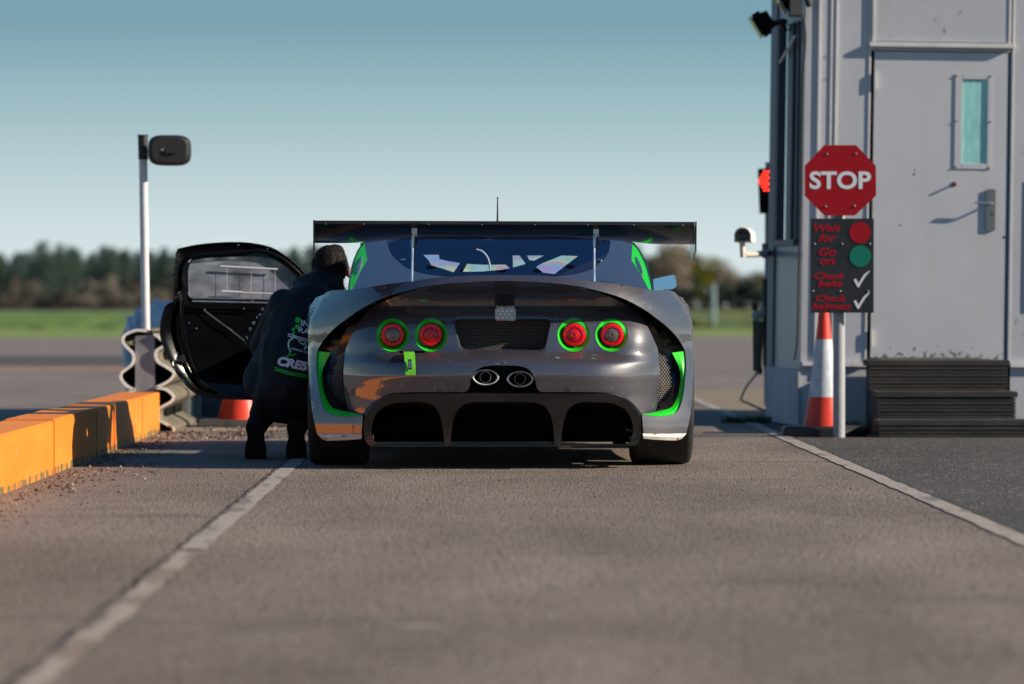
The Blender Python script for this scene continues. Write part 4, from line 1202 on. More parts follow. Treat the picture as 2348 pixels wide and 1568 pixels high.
blob("wrapped_bale", (a.x, 10.4, a.z-0.22), (0.19, 0.2, 0.36), BAG, 4, 0.18, label="larger white wrapped bale between the mirror post and the car door", category="bale", group="wrapped bales", org=(a.x, 10.4, 0))
bs = MB(); bs.box((a.x-0.22, 10.25, 0), (a.x+0.25, 10.8, 0.42), 0, 0.02)
obj("bale_base", bs, mat("blue_sheeting", (0.10, 0.17, 0.26), 0.5, c2=(0.2, 0.27, 0.36), scale=4, bump=0.03, bscale=6), label="blue sheeted block under the wrapped bales", category="block", org=(a.x, 10.5, 0))

# mirror post
YR = 8.91
mpost = thing("mirror_post", (P(337, 765, 8.91).x, 8.91, 0.6), "leaning white pole with black rounded traffic mirror seen from behind", "mirror post")
t_ = MB(); t_.tube([P(333+1.5, 775, 8.91), P(327.5, 330, 8.91)], 0.0265, 0, 24); obj("pole", t_, mat("white_tube", (0.66, 0.66, 0.68), 0.45, var=0.08, scale=14), mpost)
t_ = MB(); t_.tube([P(328.5, 366, 8.91), P(327.2, 310, 8.91)], 0.031, 0, 24); t_.tube([P(327.3, 313, 8.91), P(327.2, 309, 8.91)], 0.034, 0, 24); obj("sleeve", t_, BLACK, mpost)
t_ = MB(); c = P(336, 770, 8.88); t_.box((c.x-0.035, 8.86, c.z-0.02), (c.x+0.035, 8.955, c.z+0.035), 0, 0.006); obj("clamp", t_, DSTEEL, mpost)
def superel(cx, cz, rx, rz, n=40, e=0.55):
    o = []
    for i in range(n):
        a_ = 2*math.pi*i/n; c_, s_ = math.cos(a_), math.sin(a_)
        o.append((cx+rx*abs(c_)**e*(1 if c_ > 0 else -1), cz+rz*abs(s_)**e*(1 if s_ > 0 else -1)))
    return o
c = P(383.5, 342, 8.82); W_, H_ = 49/369, 35.5/369
t_ = MB()
def mring(s_, y): return [Vector((x, y+(x-c.x)*0.15, z)) for x, z in superel(c.x, c.z, W_*s_, H_*s_)]
t_.grid([mring(0.80, 8.795), mring(0.90, 8.80), mring(0.97, 8.815), mring(1.0, 8.845), mring(1.0, 8.855)], 0, True); t_.poly(mring(0.80, 8.795)[::-1])
mr0 = obj("mirror_housing", t_, BLACK, mpost, angle=50)
t_ = MB(); t_.poly([q for q in mring(0.985, 8.852)]); obj("mirror_face", t_, MIRR, mr0, smooth_=False)
t_ = MB(); t_.tube([P(340, 341, 8.84), P(368, 341, 8.79)], 0.012, 0, 12)
for k in range(5): t_.tube([P(341+5*k, 341, 8.835-.006*k), P(343+5*k, 341, 8.833-.006*k)], 0.021-0.001*k, 0, 14)
obj("arm", t_, ALU, mr0)
t_ = MB(); a = P(372, 344, 8.79); t_.box((a.x, 8.778, a.z-0.012), (a.x+0.075, 8.80, a.z+0.012), 0, 0.004); obj("bracket", t_, BLACKG, mr0)

# ============================================================ CONES
CONR = mat("cone_red", (0.72, 0.045, 0.018), 0.45, var=0.1, scale=6)
CONW = mat("cone_white", (0.62, 0.66, 0.70), 0.5, c2=(0.42, 0.47, 0.53), scale=16)
def cone(loc, rb, rtp, h, b0, b1, base, label, bm_):
    t = thing("traffic_cone", loc, label, "traffic cone", "traffic cones")
    def rr(z):
        if base[0] != 'oct': return rb+(rtp-rb)*(z-0.05)/(h-0.05)
        tb = [(0.05, 1.0), (0.24, 0.70), (0.42, 0.52), (0.60, 0.37), (0.72, 0.27), (0.90, 0.16)]
        for (a, p), (b2, q) in zip(tb, tb[1:]):
            if z <= b2: return rb*(p+(q-p)*(z-a)/(b2-a))
        return rb*0.16
    def seg(z0, z1, m, nm, par, off=0):
        s_ = MB(); s_.lathe(Vector(loc), [(rr(z)+off, z) for z in [z0+(z1-z0)*k_/8 for k_ in range(9)]], 0, 40); return obj(nm, s_, m, par)
    seg(0.05, h, CONR, "cone_body", t)
    if b1: seg(b0, b1, CONW, "reflective_band", t, 0.002)
    c_ = MB(); c_.lathe(Vector(loc), [(rr(h), h), (rr(h)*0.8, h+0.006), (0, h+0.006)], 0, 32); obj("tip", c_, CONR, t)
    s_ = MB()
    if base[0] == 'oct':
        s_.lathe(Vector(loc), [(base[1], 0.0), (base[1], 0.045), (base[1]*0.93, 0.062), (0, 0.062)], 0, 8, 'Z', R(22.5))
    else:
        s_.box((loc[0]+base[1], loc[1]-0.22, 0), (loc[0]+base[2], loc[1]+0.25, 0.05), 0, 0.012)
    obj("rubber_base", s_, bm_, t, angle=30)
YR = 8.54
c = P(1888, 980, 8.54)
s = 3260/8.54
cone((c.x, 8.54, 0), 48/s, 9/s, 0.90, (980-890)/s, (980-758)/s+0.0, ('oct', 0.27), "red and white cone behind the sign post, on a black octagonal base", BLACK)
YR = 9.2
c = P(549, 961, 9.2); s = 3260/9.2
cone((c.x, 9.2, 0), 50/s, 14/s, 0.46, 0.34, 0.42, ('box', -0.26, 0.34), "faded red cone half hidden behind the open car door", mat("grey_rubber", (0.10, 0.095, 0.085), 0.85, var=0.3, scale=10))

# ============================================================ SIGN POST
YS = 8.42
YR = YS
pc = P(1924.5, 1005, YS)
sp = thing("sign_post", (pc.x, YS+0.05, 0), "red octagonal stop sign above a black instruction board on a grey pole", "sign")
t_ = MB(); top = P(1924.5, 505, YS); t_.tube([(pc.x, YS+0.05, 0), (pc.x, YS+0.05, top.z+0.25)], 0.036, 0, 32)
obj("pole", t_, mat("grey_post_paint", (0.36, 0.37, 0.39), 0.45, var=0.06, scale=8), sp)
def text_mesh(s_, size, bold=0.0, shear=0.0, sx=1.0, align='CENTER'):
    cu = bpy.data.curves.new("txt", 'FONT'); cu.body = s_; cu.size = size; cu.offset = bold; cu.shear = shear
    cu.align_x = align; cu.align_y = 'CENTER'; cu.resolution_u = 4; cu.fill_mode = 'FRONT'
    o = bpy.data.objects.new("txt", cu); col.objects.link(o)
    dg = bpy.context.evaluated_depsgraph_get(); dg.update()
    me = o.evaluated_get(dg).to_mesh()
    vs = [(v.co.x*sx, v.co.y) for v in me.vertices]; fs = [tuple(p.vertices) for p in me.polygons]
    o.evaluated_get(dg).to_mesh_clear()
    bpy.data.objects.remove(o); bpy.data.curves.remove(cu)
    return vs, fs
def put_text(mb, s_, c, w_, h_, bold, shear, mi, y):
    # centred in a box w_ x h_ at c (x,z)
    vs, fs = text_mesh(s_, 1.0, bold, shear)
    x0 = min(v[0] for v in vs); x1 = max(v[0] for v in vs); y0 = min(v[1] for v in vs); y1 = max(v[1] for v in vs)
    mb.add([(c[0]+((v[0]-x0)/(x1-x0)-.5)*w_, y, c[1]+((v[1]-y0)/(y1-y0)-.5)*h_) for v in vs], fs, mi)
SRED = mat("sign_red", (0.34, 0.001, 0.009), 0.5, spec=0.3, var=0.05, scale=3)
SWHT = mat("sign_white", (0.72, 0.74, 0.80), 0.45)
SBLK = mat("sign_black", (0.014, 0.016, 0.020), 0.4, c2=(0.022, 0.024, 0.028), scale=6)
STXT = mat("sign_red_letters", (0.42, 0.002, 0.018), 0.6, spec=0.2)
SGRN = mat("sign_green", (0.0, 0.17, 0.11), 0.4)
oc = [(1890,332.5),(1963,332.5),(2008,380),(2009,448),(1960,494),(1890,494),(1845,448.5),(1845,380)]
op = [(lambda q: (q.x, q.z))(P(x, y, YS-0.01)) for x, y in oc]
s_ = MB(); s_.prism(op, YS-0.012, YS-0.006, 0)
a = P(1926.5, 413, YS-0.01); k = (YS-0.01)/3260
put_text(s_, "STOP", (a.x, a.z), 141*k, 41*k, 0.028, 0, 1, YS-0.014)
stp = obj("stop_panel", s_, [SRED, SWHT], sp, smooth_=False)
dots("screw", [P(x, y, YS-0.014) for x, y in ((1897,353),(1963,352),(1894,473),(1960,472))], 0.0055, ALU, stp)
s_ = MB(); a0 = P(1857.5, 501, YS); a1 = P(2002, 717, YS)
s_.box((a0.x, YS-0.016, a1.z), (a1.x, YS-0.008, a0.z), 0)
yt = YS-0.019; kk = yt/3260
def tx(s, px, py, wpx, hpx):
    a = P(px, py, yt); put_text(s_, s, (a.x, a.z), wpx*kk, hpx*kk, 0.022, 0.28, 1, yt)
for t in (("Wait",1898,522,62,17),("for",1898,545,42,17),("Go",1897.5,577,40,18),("on",1897.5,600,35,13),("Check",1903,632.5,70,15),("belts",1904,650,57,15),("Check",1906.5,683.5,71,15),("helmets",1907,702,90,15)): tx(*t)
for px, py, mi in ((1973,533,2),(1973,587,3)):
    a = P(px, py, yt); s_.lathe((a.x, yt, a.z), [(24.6*kk, 0), (0.0001, 0)], mi, 40, 'Y')
for dy in (0, 50.5):
    tk = [(1957.5,641),(1963,638.5),(1969,649),(1981,630),(1993,620.5),(1995.5,621),(1984,635),(1976,648),(1970,658.5),(1967,658.5)]
    s_.poly([P(x, y+dy-(1 if dy else 0), yt) for x, y in tk][::-1], 4)
inf = obj("instruction_board", s_, [SBLK, STXT, SRED, SGRN, SWHT], sp, smooth_=False)
dots("screw", [P(x, y, YS-0.018) for x, y in ((1868.5,559.5),(1932.5,559.5),(1995.5,559.5),(1865,667),(1928,667.5),(1991.5,667.5))], 0.0055, ALU, inf)

# ============================================================ TIMING HUT
def vcol(m): return m
HUT = mat("hut_grey_paint", (0.50, 0.515, 0.555), 0.5, var=0.06, scale=1.6, bump=0.0012, bscale=5)
spots(HUT, (0.24, 0.23, 0.22), 22, 0.665, 0.03, aniso=(1, 1, .5), detail=6)
spots(HUT, (0.47, 0.47, 0.475), 3.0, 0.56, 0.2, aniso=(2.5, 1, .25), detail=5)
HUTD = mat("hut_door_paint", (0.55, 0.56, 0.60), 0.45, var=0.04, scale=2, bump=0.001, bscale=3)
spots(HUTD, (0.17, 0.16, 0.15), 26, 0.545, 0.04, zmax=0.72, zfade=0.25, detail=4)
spots(HUTD, (0.52, 0.52, 0.53), 2.6, 0.57, 0.2, aniso=(2.0, 1, .3), detail=5)
TRIM = mat("hut_trim", (0.70, 0.69, 0.68), 0.5, var=0.07, scale=6)
spots(TRIM, (0.22, 0.13, 0.07), 16, 0.66, 0.03, aniso=(1, 1, .3), detail=6)
RUST = mat("rust", (0.16, 0.05, 0.02), 0.9, var=0.5, scale=40)
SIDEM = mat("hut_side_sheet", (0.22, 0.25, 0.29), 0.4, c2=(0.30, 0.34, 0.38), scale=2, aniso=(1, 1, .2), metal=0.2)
YW = 9.20
YR = YW
hut = thing("timing_hut", (3.2, YW+0.5, 0), "grey panelled timing hut with a metal door, narrow window and dark steps", "hut")
TOPZ = 3.5
cx0 = P(1838, 900, YW).x
fx = P(1766, 900, 9.55).x
dl, dr_ = P(1998, 500, YW).x, P(2308, 500, YW).x
dz0, dz1 = P(2000, 827, YW).z, P(2000, 118, YW).z
wl_ = MB()
# front wall with the doorway left open: left, right, above, below
wl_.box((cx0, YW, 0.0), (dl-0.03, YW+0.06, TOPZ)); wl_.box((dr_+0.005, YW, 0.0), (6.4, YW+0.06, TOPZ))
wl_.box((dl-0.03, YW, dz1+0.006), (dr_+0.03, YW+0.06, TOPZ)); wl_.box((dl-0.03, YW, 0.0), (dr_+0.03, YW+0.06, dz0-0.02))
obj("front_wall", wl_, HUT, hut, smooth_=False)
# canted end wall with its window
def cant(u, z, off=0.0):   # u 0 at the near corner, 1 at the far corner
    a = Vector((cx0, YW+0.0, 0)); b_ = Vector((fx, YW+1.05, 0)); d = (b_-a); nrm = Vector((-d.y, d.x, 0)).normalized()
    if nrm.x > 0: nrm = -nrm
    q = a+d*u+nrm*off; return Vector((q.x, q.y, z))
def cbox(mb, u0, u1, z0, z1, o0, o1, mi=0):
    vs = [cant(u0, z0, o0), cant(u1, z0, o0), cant(u1, z0, o1), cant(u0, z0, o1), cant(u0, z1, o0), cant(u1, z1, o0), cant(u1, z1, o1), cant(u0, z1, o1)]
    mb.add(vs, [(0, 3, 2, 1), (4, 5, 6, 7), (0, 1, 5, 4), (1, 2, 6, 5), (2, 3, 7, 6), (3, 0, 4, 7)], mi)
cw = MB(); zw0 = P(1800, 560, 9.38).z; zw1 = P(1800, 60, 9.38).z
cbox(cw, 0.0, 0.14, 0.0, TOPZ, -0.05, 0); cbox(cw, 0.80, 1.0, 0.0, TOPZ, -0.05, 0)
cbox(cw, 0.14, 0.80, 0.0, zw0, -0.05, 0); cbox(cw, 0.14, 0.80, zw1, TOPZ, -0.05, 0)
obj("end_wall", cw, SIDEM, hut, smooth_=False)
wn = MB()
for u0, u1 in ((0.14, 0.17), (0.30, 0.46), (0.76, 0.80)): cbox(wn, u0, u1, zw0, zw1, -0.02, 0.018)
cbox(wn, 0.14, 0.80, zw0-0.02, zw0+0.02, -0.02, 0.03)
wf = obj("window_frame", wn, mat("dark_frame", (0.05, 0.06, 0.085), 0.5), hut, smooth_=False)
gp = MB(); gp.poly([cant(0.15, zw0, -0.01), cant(0.79, zw0, -0.01), cant(0.79, zw1, -0.01), cant(0.15, zw1, -0.01)])
obj("pane", gp, mat('reflecting_pane', (0.62, 0.72, 0.78), 0.03, 1.0), wf, smooth_=False)
bk_ = MB(); bk_.box((fx, YW+1.03, 0.0), (6.4, YW+1.08, TOPZ)); bk_.box((6.35, YW+0.07, 0), (6.4, YW+1.02, TOPZ)); bk_.box((fx-0.02, YW-0.06, TOPZ), (6.45, YW+1.1, TOPZ+0.08))
bk_.box((2.5, YW+1.09, 0), (6.4, YW+3.6, TOPZ-0.1))
obj("rear_wall", bk_, HUT, hut, smooth_=False)
cst = MB(); cbox(cst, 0.84, 1.03, 0.0, TOPZ, 0.001, 0.014); obj('corner_post', cst, mat('slate_blue_corner', (0.075, 0.095, 0.14), 0.5), hut, smooth_=False)
# base skirting of the canted wall
sk = MB(); cbox(sk, -0.01, 1.02, 0.0, P(1780, 845, 9.4).z, 0.002, 0.016); obj("skirting", sk, mat("faded_skirting", (0.34, 0.36, 0.38), 0.7, c2=(0.50, 0.50, 0.51), scale=6, aniso=(1, 1, .25)), hut, smooth_=False)
def trim(px0, px1, z0, z1, d, m=TRIM, nm="trim_strip"):
    a_, b__ = P(px0, 500, YW).x, P(px1, 500, YW).x
    t = MB(); t.box((a_, YW-d, z0), (b__, YW-0.002, z1), 0, min(0.004, d/3)); return obj(nm, t, m, hut)
trim(1867.5, 1875, 0.30, TOPZ-.02, 0.010); trim(1896, 1902, 0.42, TOPZ-.02, 0.006); trim(1907, 1914, 0.42, TOPZ-.02, 0.010)
trim(1984, 1989.5, dz0, TOPZ-.02, 0.006); trim(2313, 2319, dz0, TOPZ-.02, 0.004)
tr = MB()
a_, b__ = P(1984, 500, YW).x, P(2313, 500, YW).x
za = P(2000, 108, YW).z
tr.box((a_-0.0, YW-0.038, za), (b__+0.012, YW-0.003, za+0.030), 0, 0.004); obj("lintel", tr, TRIM, hut)
pn = MB(); pn.box((P(1997, 50, YW).x, YW-0.012, za+0.04), (P(2305, 50, YW).x, YW-0.002, TOPZ-0.05)); obj("upper_panel", pn, HUT, hut, smooth_=False)
pf = MB(); 
pf.box((P(1992, 50, YW).x, YW-0.0165, za+0.034), (P(1998, 50, YW).x, YW-0.0125, TOPZ-.05)); obj("panel_edge", pf, TRIM, hut, smooth_=False); pf = MB(); pf.box((P(2304, 50, YW).x, YW-0.0165, za+0.034), (P(2310, 50, YW).x, YW-0.0125, TOPZ-.05)); obj("panel_edge", pf, TRIM, hut, smooth_=False)
# plinth ledge and skirts right and left of the steps
lg = MB(); zl = P(1960, 830, YW).z
lg.box((cx0+0.01, YW-0.03, zl-0.03), (P(1990, 830, YW).x, YW-0.003, zl)); lg.box((P(2318, 800, YW).x, YW-0.03, zl-0.02), (6.3, YW-0.003, zl+0.01)); obj("ledge", lg, TRIM, hut, smooth_=False)
# dark recess edge on the far right
rc = MB(); rc.box((P(2345, 600, YW).x, YW-0.004, 0.75), (P(2345, 600, YW).x+0.5, YW-0.002, 1.6)); obj("side_panel", rc, mat("blue_grey_panel", (0.12, 0.16, 0.22), 0.5), hut, smooth_=False)
# door
dm_ = MB(); wx0, wx1 = P(2183, 300, YW).x, P(2268, 300, YW).x; wz0, wz1 = P(2200, 385, YW).z, P(2200, 167, YW).z
gx0, gx1 = P(2200, 300, YW).x, P(2258, 300, YW).x; gz0, gz1 = P(2200, 372, YW).z, P(2200, 179, YW).z
Y0, Y1 = YW+0.003, YW+0.05
for a, b__, c, d in ((dl, gx0, dz0, dz1), (gx1, dr_-0.008, dz0, dz1), (gx0, gx1, dz0, gz0), (gx0, gx1, gz1, dz1)): dm_.box((a, Y0, c), (b__, Y1, d))
hd = obj("door", dm_, HUTD, hut, smooth_=False)
wf_ = MB()
for a, b__, c, d in ((wx0, gx0, wz0, wz1), (gx1, wx1, wz0, wz1), (gx0, gx1, wz0, gz0), (gx0, gx1, gz1, wz1)): wf_.box((a, Y0-0.006, c), (b__, Y0-0.001, d), 0, 0.002)
obj("window_frame", wf_, HUTD, hd)
WG = mat("wired_green_glass", (0.34, 0.72, 0.68), 0.25, coat=0.5, var=0.12, scale=30, aniso=(1, 1, .3))
gl_ = MB(); gl_.box((gx0, Y0+0.004, gz0), (gx1, Y0+0.010, gz1)); obj("pane", gl_, WG, hd, smooth_=False)
dots("rust_screw", [(x, Y0-0.007, z) for x in (wx0+0.01, wx1-0.01) for z in (wz0+0.012, (wz0+wz1)/2, wz1-0.012)], 0.006, RUST, hd)
def plate(px0, px1, py0, py1, y0, y1, m, nm, par, rr=0.0):
    a = P(px0, py1, YW); b__ = P(px1, py0, YW); t = MB()
    if rr: 
        t.prism(rrect([(a.x, a.z), (b__.x, a.z), (b__.x, b__.z), (a.x, b__.z)], rr), y0, y1)
    else: t.box((a.x, y0, a.z), (b__.x, y1, b__.z), 0, 0.003)
    return obj(nm, t, m, par, angle=40)
SATIN = mat("worn_satin_steel", (0.32, 0.31, 0.29), 0.38, 0.9, rvar=0.1, scale=30)
h0 = plate(2258, 2279, 430, 526, Y0-0.012, Y0, SATIN, "door_handle", hd, 0.016)
t_ = MB(); a = P(2270, 463, YW); t_.tube([(a.x, Y0-0.01, a.z), (a.x, Y0-0.05, a.z), (a.x-0.015, Y0-0.056, a.z+0.001), (a.x-0.115, Y0-0.056, a.z+0.004)], 0.0075, 0, 12); obj("lever", t_, CHROME, h0)
t_ = MB(); a = P(2272, 488, YW); t_.lathe((a.x-0.003, Y0-0.0125, a.z), [(0.007, 0), (0, 0)], 0, 12, 'Y'); obj("keyhole", t_, MATTB, h0)
t_ = MB(); a = P(2184, 420, YW); t_.tube([(a.x, Y0, a.z), (a.x, Y0-0.035, a.z)], 0.007, 0, 10); t_.tube([(a.x, Y0, a.z), (a.x, Y0-0.004, a.z)], 0.017, 0, 10); obj("rusty_bolt", t_, RUST, hd)
for py in (187, 777):
    plate(1996.5, 2002.5, py-21, py+18, YW-0.022, YW-0.003, TRIM, "hinge", hd)
t_ = MB(); a = P(1998, 828, YW); t_.box((a.x, YW-0.02, dz0-0.018), (dr_, YW+0.01, dz0-0.004)); obj("threshold", t_, RUST, hut, smooth_=False)
dkm = MB()
for px, py, rr in ((2094, 388, .006), (2092, 398, .008), (2061, 516, .006), (2300, 540, .01)):
    a = P(px, py, YW); blobm = [(a.x+rr*math.cos(k_)*rnd.uniform(.6, 1.2), a.z+rr*math.sin(k_)*rnd.uniform(.6, 1.2)) for k_ in [i*math.pi/4 for i in range(8)]]
    dkm.poly([(x, Y0-0.001, z) for x, z in blobm])
obj("paint_chip", dkm, MATTB, hd, smooth_=False)
# cable down the corner
t_ = MB(); t_.tube([P(x, y, YW-0.03) for x, y in smooth([(1830,20),(1838,60),(1840,100),(1836,180),(1835,300),(1835,450),(1833,600),(1832,760),(1830,800),(1826,828)], 4)], 0.0075, 0, 8)
obj("cable", t_, BLACK, hut)
for py in (200, 376, 560, 690, 805): 
    pass

# steps
YR = 8.42
st_ = thing("door_steps", (3.3, 8.9, 0), "dark ribbed three-step stair below the hut door", "steps")
DECK = mat("ribbed_dark_decking", (0.024, 0.023, 0.022), 0.85, c2=(0.045, 0.042, 0.039), scale=9, bump=0.002, bscale=60, aniso=(.4, 1, 1))
YLAND = YR+W(YW)-W(8.42)-0.06
levels = [(8.42, 8.74, P(2100, 963, 8.42).z, 2012, 2470, 8.42), (8.74, 9.06, P(2100, 898, 8.527).z, 2007, 2333, 8.527), (9.06, 9.40, P(2100, 826, 8.633).z, 1989, 2315, 8.633)]
zprev = 0.0
for i, (y0, y1, z, pxa, pxb, yo) in enumerate(levels):
    xa = P(pxa, 900, yo).x; xb = P(pxb, 900, yo).x
    stp_ = MB(); stp_.box((xa, y0, z-0.035), (xb, y1, z), 0, 0.004)
    obj("tread", stp_, DECK, st_)
    nb = max(2, round((z-0.035-zprev)/0.022)); hh = (z-0.037-zprev)/nb
    rs = MB()
    for k_ in range(nb):
        rs.box((xa+0.012, y0+0.004+0.004*(k_ % 2), zprev+hh*k_+0.002), (xb-0.012, y0+0.04, zprev+hh*(k_+1)-0.003))
    rs.box((xa+0.02, y0+0.02, zprev), (xb-0.02, y1 if i == 2 else 9.38, z-0.037))
    if i == 2: rs.box((xa+0.14, y1+0.002, 0.0), (xb-0.05, YLAND, z-0.002))
    obj("riser", rs, DECK, st_, smooth_=False)
    zprev = z
# small weeds at the hut foot
def weeds(name, c, n, rad, h, seed, lab):
    r = random.Random(seed); w_ = MB()
    for i in range(n):
        a_ = r.uniform(0, 6.28); d = rad*r.random()**.5; x = c[0]+d*math.cos(a_)*1.6; y = c[1]+d*math.sin(a_)*.5; hh = h*r.uniform(.4, 1)
        t = r.uniform(0, 6.28); wv = Vector((math.cos(t), math.sin(t), 0))*0.006; ln = Vector((r.uniform(-.04, .04), r.uniform(-.04, .04), hh))
        b0 = Vector((x, y, 0)); w_.add([b0-wv, b0+wv, b0+ln*0.6+wv*0.8, b0+ln], [(0, 1, 2, 3)])
    return obj(name, w_, mat("weed_green", (0.03, 0.07, 0.015), 0.8, var=.4, scale=20), label=lab, category="weeds", kind='stuff', smooth_=False)
YR = 8.66
weeds("weeds", (P(1975, 975, 8.66).x, 8.66), 260, 0.11, 0.10, 1, "small weeds growing between cone base and steps")
YR = 9.5
weeds("weeds", (P(1750, 965, 9.5).x-.05, 9.5), 300, 0.14, 0.06, 2, "low weeds at the foot of the hut's left corner")

# floodlights
def flood(px, py, Y, lab, lx):
    c = P(px, py, Y); t = thing("floodlight", c, lab, "floodlight", "floodlights on the hut")
    h = MB(); h.box((c.x-0.05, c.y-0.10, c.z-0.085), (c.x+0.035, c.y+0.10, c.z+0.085), 0, 0.02)
    for k_ in range(6): h.box((c.x+0.035, c.y-0.085+0.03*k_, c.z-0.06), (c.x+0.06, c.y-0.075+0.03*k_, c.z+0.06))
    M = Matrix.Translation(c) @ Matrix.Rotation(R(lx), 4, 'Y') @ Matrix.Translation(-c)
    h.v = [M @ v for v in h.v]; ob = obj("lamp_head", h, MATTB, t)
    g = MB(); g.box((c.x-0.058, c.y-0.095, c.z-0.08), (c.x-0.051, c.y+0.095, c.z+0.08), 0, 0.002); g.v = [M @ v for v in g.v]
    obj("lens", g, mat("lamp_glass", (0.20, 0.18, 0.11), 0.3, coat=1), ob)
    a = MB(); a.tube([c+Vector((0.03, 0, 0.0)), c+Vector((0.16, 0.02, 0.015))], 0.018, 0, 10); a.tube([c+Vector((0.12, 0, 0.03)), c+Vector((0.15, 0.02, -0.05))], 0.02, 0, 10)
    obj("bracket", a, BLACK, t)
YR = 9.35
flood(1748, 54, 9.35, "lower black floodlight sticking out from the hut's left corner", -32)
YR = 9.18
flood(1803, -4, 9.18, "upper black floodlight cut off by the top edge", -32)
bxm = MB(); a = P(1808, 38, 9.16); b__ = P(1838, -60, 9.16); bxm.box((a.x, 9.06, a.z), (b__.x, 9.18, b__.z), 0, 0.006)
obj("junction_box", bxm, mat("dark_box", (0.06, 0.065, 0.07), 0.6), label="dark junction box at the top of the hut corner", category="box", org=(a.x, 9.12, a.z))
YR = "far"; brm = MB(); brm.tube([P(1780, 148, 9.43), P(1815, 85, 9.22)], 0.009, 0, 8)
obj("lamp_brace", brm, TRIM, hut)

# traffic light, camera and pipe bundle on the pole behind the hut corner
YT = 10.6
YR = YT
tl = thing("traffic_light", P(1752, 700, YT), "black traffic light with a lit red LED cluster beside the hut", "traffic light")
t_ = MB(); t_.tube([P(1757, 930, YT), P(1760, 372, YT)], 0.020, 0, 12); obj("pole", t_, GALV, tl)
t_ = MB(); pA = [(1736,388),(1771,388),(1765,490),(1740,490)]
t_.prism([(lambda q: (q.x, q.z))(P(x, y, YT)) for x, y in pA][::-1], YT-0.16, YT-0.03); hsn = obj("housing", t_, MATTB, tl, smooth_=False)
LEDR = mat("lit_red_led", (0.9, 0.04, 0.02), 0.4, emit=(1.0, 0.035, 0.02), es=5.0)
lp = []
for i in range(-4, 5):
    for j in range(-4, 5):
        x = i*8.0+(4.0 if j % 2 else 0); y = j*7.0
        if (x/19)**2+(y/24)**2 <= 1.02: lp.append((x, y))
dots("lamp", [P(1753+x, 416+y, YT)-Vector((0, 0.165, 0)) for x, y in lp], 0.0066, LEDR, hsn, 8, 6)
YR = 9.05
cctv = thing("security_camera", P(1702, 560, 9.05), "white security camera in a hooded housing on a wall arm", "security camera")
c = P(1700, 541, 9.05)
def hood(s_, y, dx=0):
    o = []
    for k_ in range(13):
        a_ = math.pi*k_/12; o.append(Vector((c.x+dx+0.056*s_*math.cos(a_), y, c.z-0.0+0.056*s_*math.sin(a_))))
    o = [Vector((c.x+dx+0.056*s_, y, c.z-0.040*s_))]+o+[Vector((c.x+dx-0.056*s_, y, c.z-0.040*s_))]
    return o
t_ = MB(); t_.grid([hood(0.90, 8.96), hood(0.92, 8.92), hood(1.0, 8.925), hood(1.0, 9.25, 0.045)], 0, True); t_.poly(hood(1.0, 9.25, 0.045)); hs_ = obj("housing", t_, WHITE, cctv)
t_ = MB(); t_.poly([q for q in hood(0.88, 8.955)]); t_.lathe((c.x, 8.943, c.z+0.005), [(0.035, 0), (0.03, -0.01), (0.0, -0.004)], 0, 20, 'Y'); obj("lens", t_, BLACKG, hs_)
YR = 'far'
t_ = MB(); t_.tube([P(1701, 555, 9.07), P(1703, 590, 9.07)], 0.018, 0, 10); t_.tube([P(1704, 583, 9.07), P(1730, 583, 9.2), P(1760, 580, 9.6)], 0.02, 0, 10)
obj("arm", t_, mat("cream_arm", (0.58, 0.53, 0.47), 0.5), cctv)
t_ = MB(); YR = 9.6; a = P(1758, 575, 9.6); t_.tube([a-Vector((0, 0, .05)), a+Vector((0, 0, .05))], 0.035, 0, 12); obj("mount", t_, DSTEEL, cctv)
YR = 10.0
pb = thing("standpipe", P(1739, 850, 10.0), "brown standpipe with a pale tap head and black handle beside the hut's left corner", "standpipe")
t_ = MB(); t_.tube([P(1738, 850, 10.0), P(1741, 736, 10.0)], [0.022, 0.030], 0, 12); obj("pipe", t_, mat("brown_pipe", (0.10, 0.07, 0.045), 0.7, var=.3, scale=9), pb)
t_ = MB(); t_.sphere(P(1735, 722, 9.97), (0.035, .03, .03), 0, 12, 8); t_.sphere(P(1747, 715, 10.0), (0.018, .03, .05), 0, 12, 8); t_.tube([P(1728, 730, 9.97), P(1746, 736, 9.97)], 0.015, 0, 8); obj("tap_head", t_, mat("verdigris_cream", (0.45, 0.42, 0.34), 0.6, c2=(.30, .38, .34), scale=9), pb)
t_ = MB(); t_.tube([P(1732, 712, 9.97), P(1731, 695, 9.97)], 0.022, 0, 10); t_.tube([P(1728, 715, 10.02), P(1729, 850, 10.02)], 0.012, 0, 8); t_.tube([P(1732, 850, 10.0), P(1747, 851, 10.0)], 0.024, 0, 10); t_.tube([P(1749, 640, 10.1), P(1751, 840, 10.1)], 0.02, 0, 8); obj("handle", t_, BLACK, pb)
t_ = MB(); t_.tube([P(x, y, 9.95) for x, y in smooth([(1741,852),(1728,868),(1714,885),(1704,905),(1701,918),(1716,925),(1740,936),(1757,942)], 4)], 0.008, 0, 8)
obj("hose", t_, mat("pale_hose", (0.30, 0.29, 0.24), 0.7), pb)

# the hut stands a little out of true
hut.rotation_euler.y = 0.014; hut.location.x -= 0.014; hut.location.z -= 0.0084
YR = 'raw'
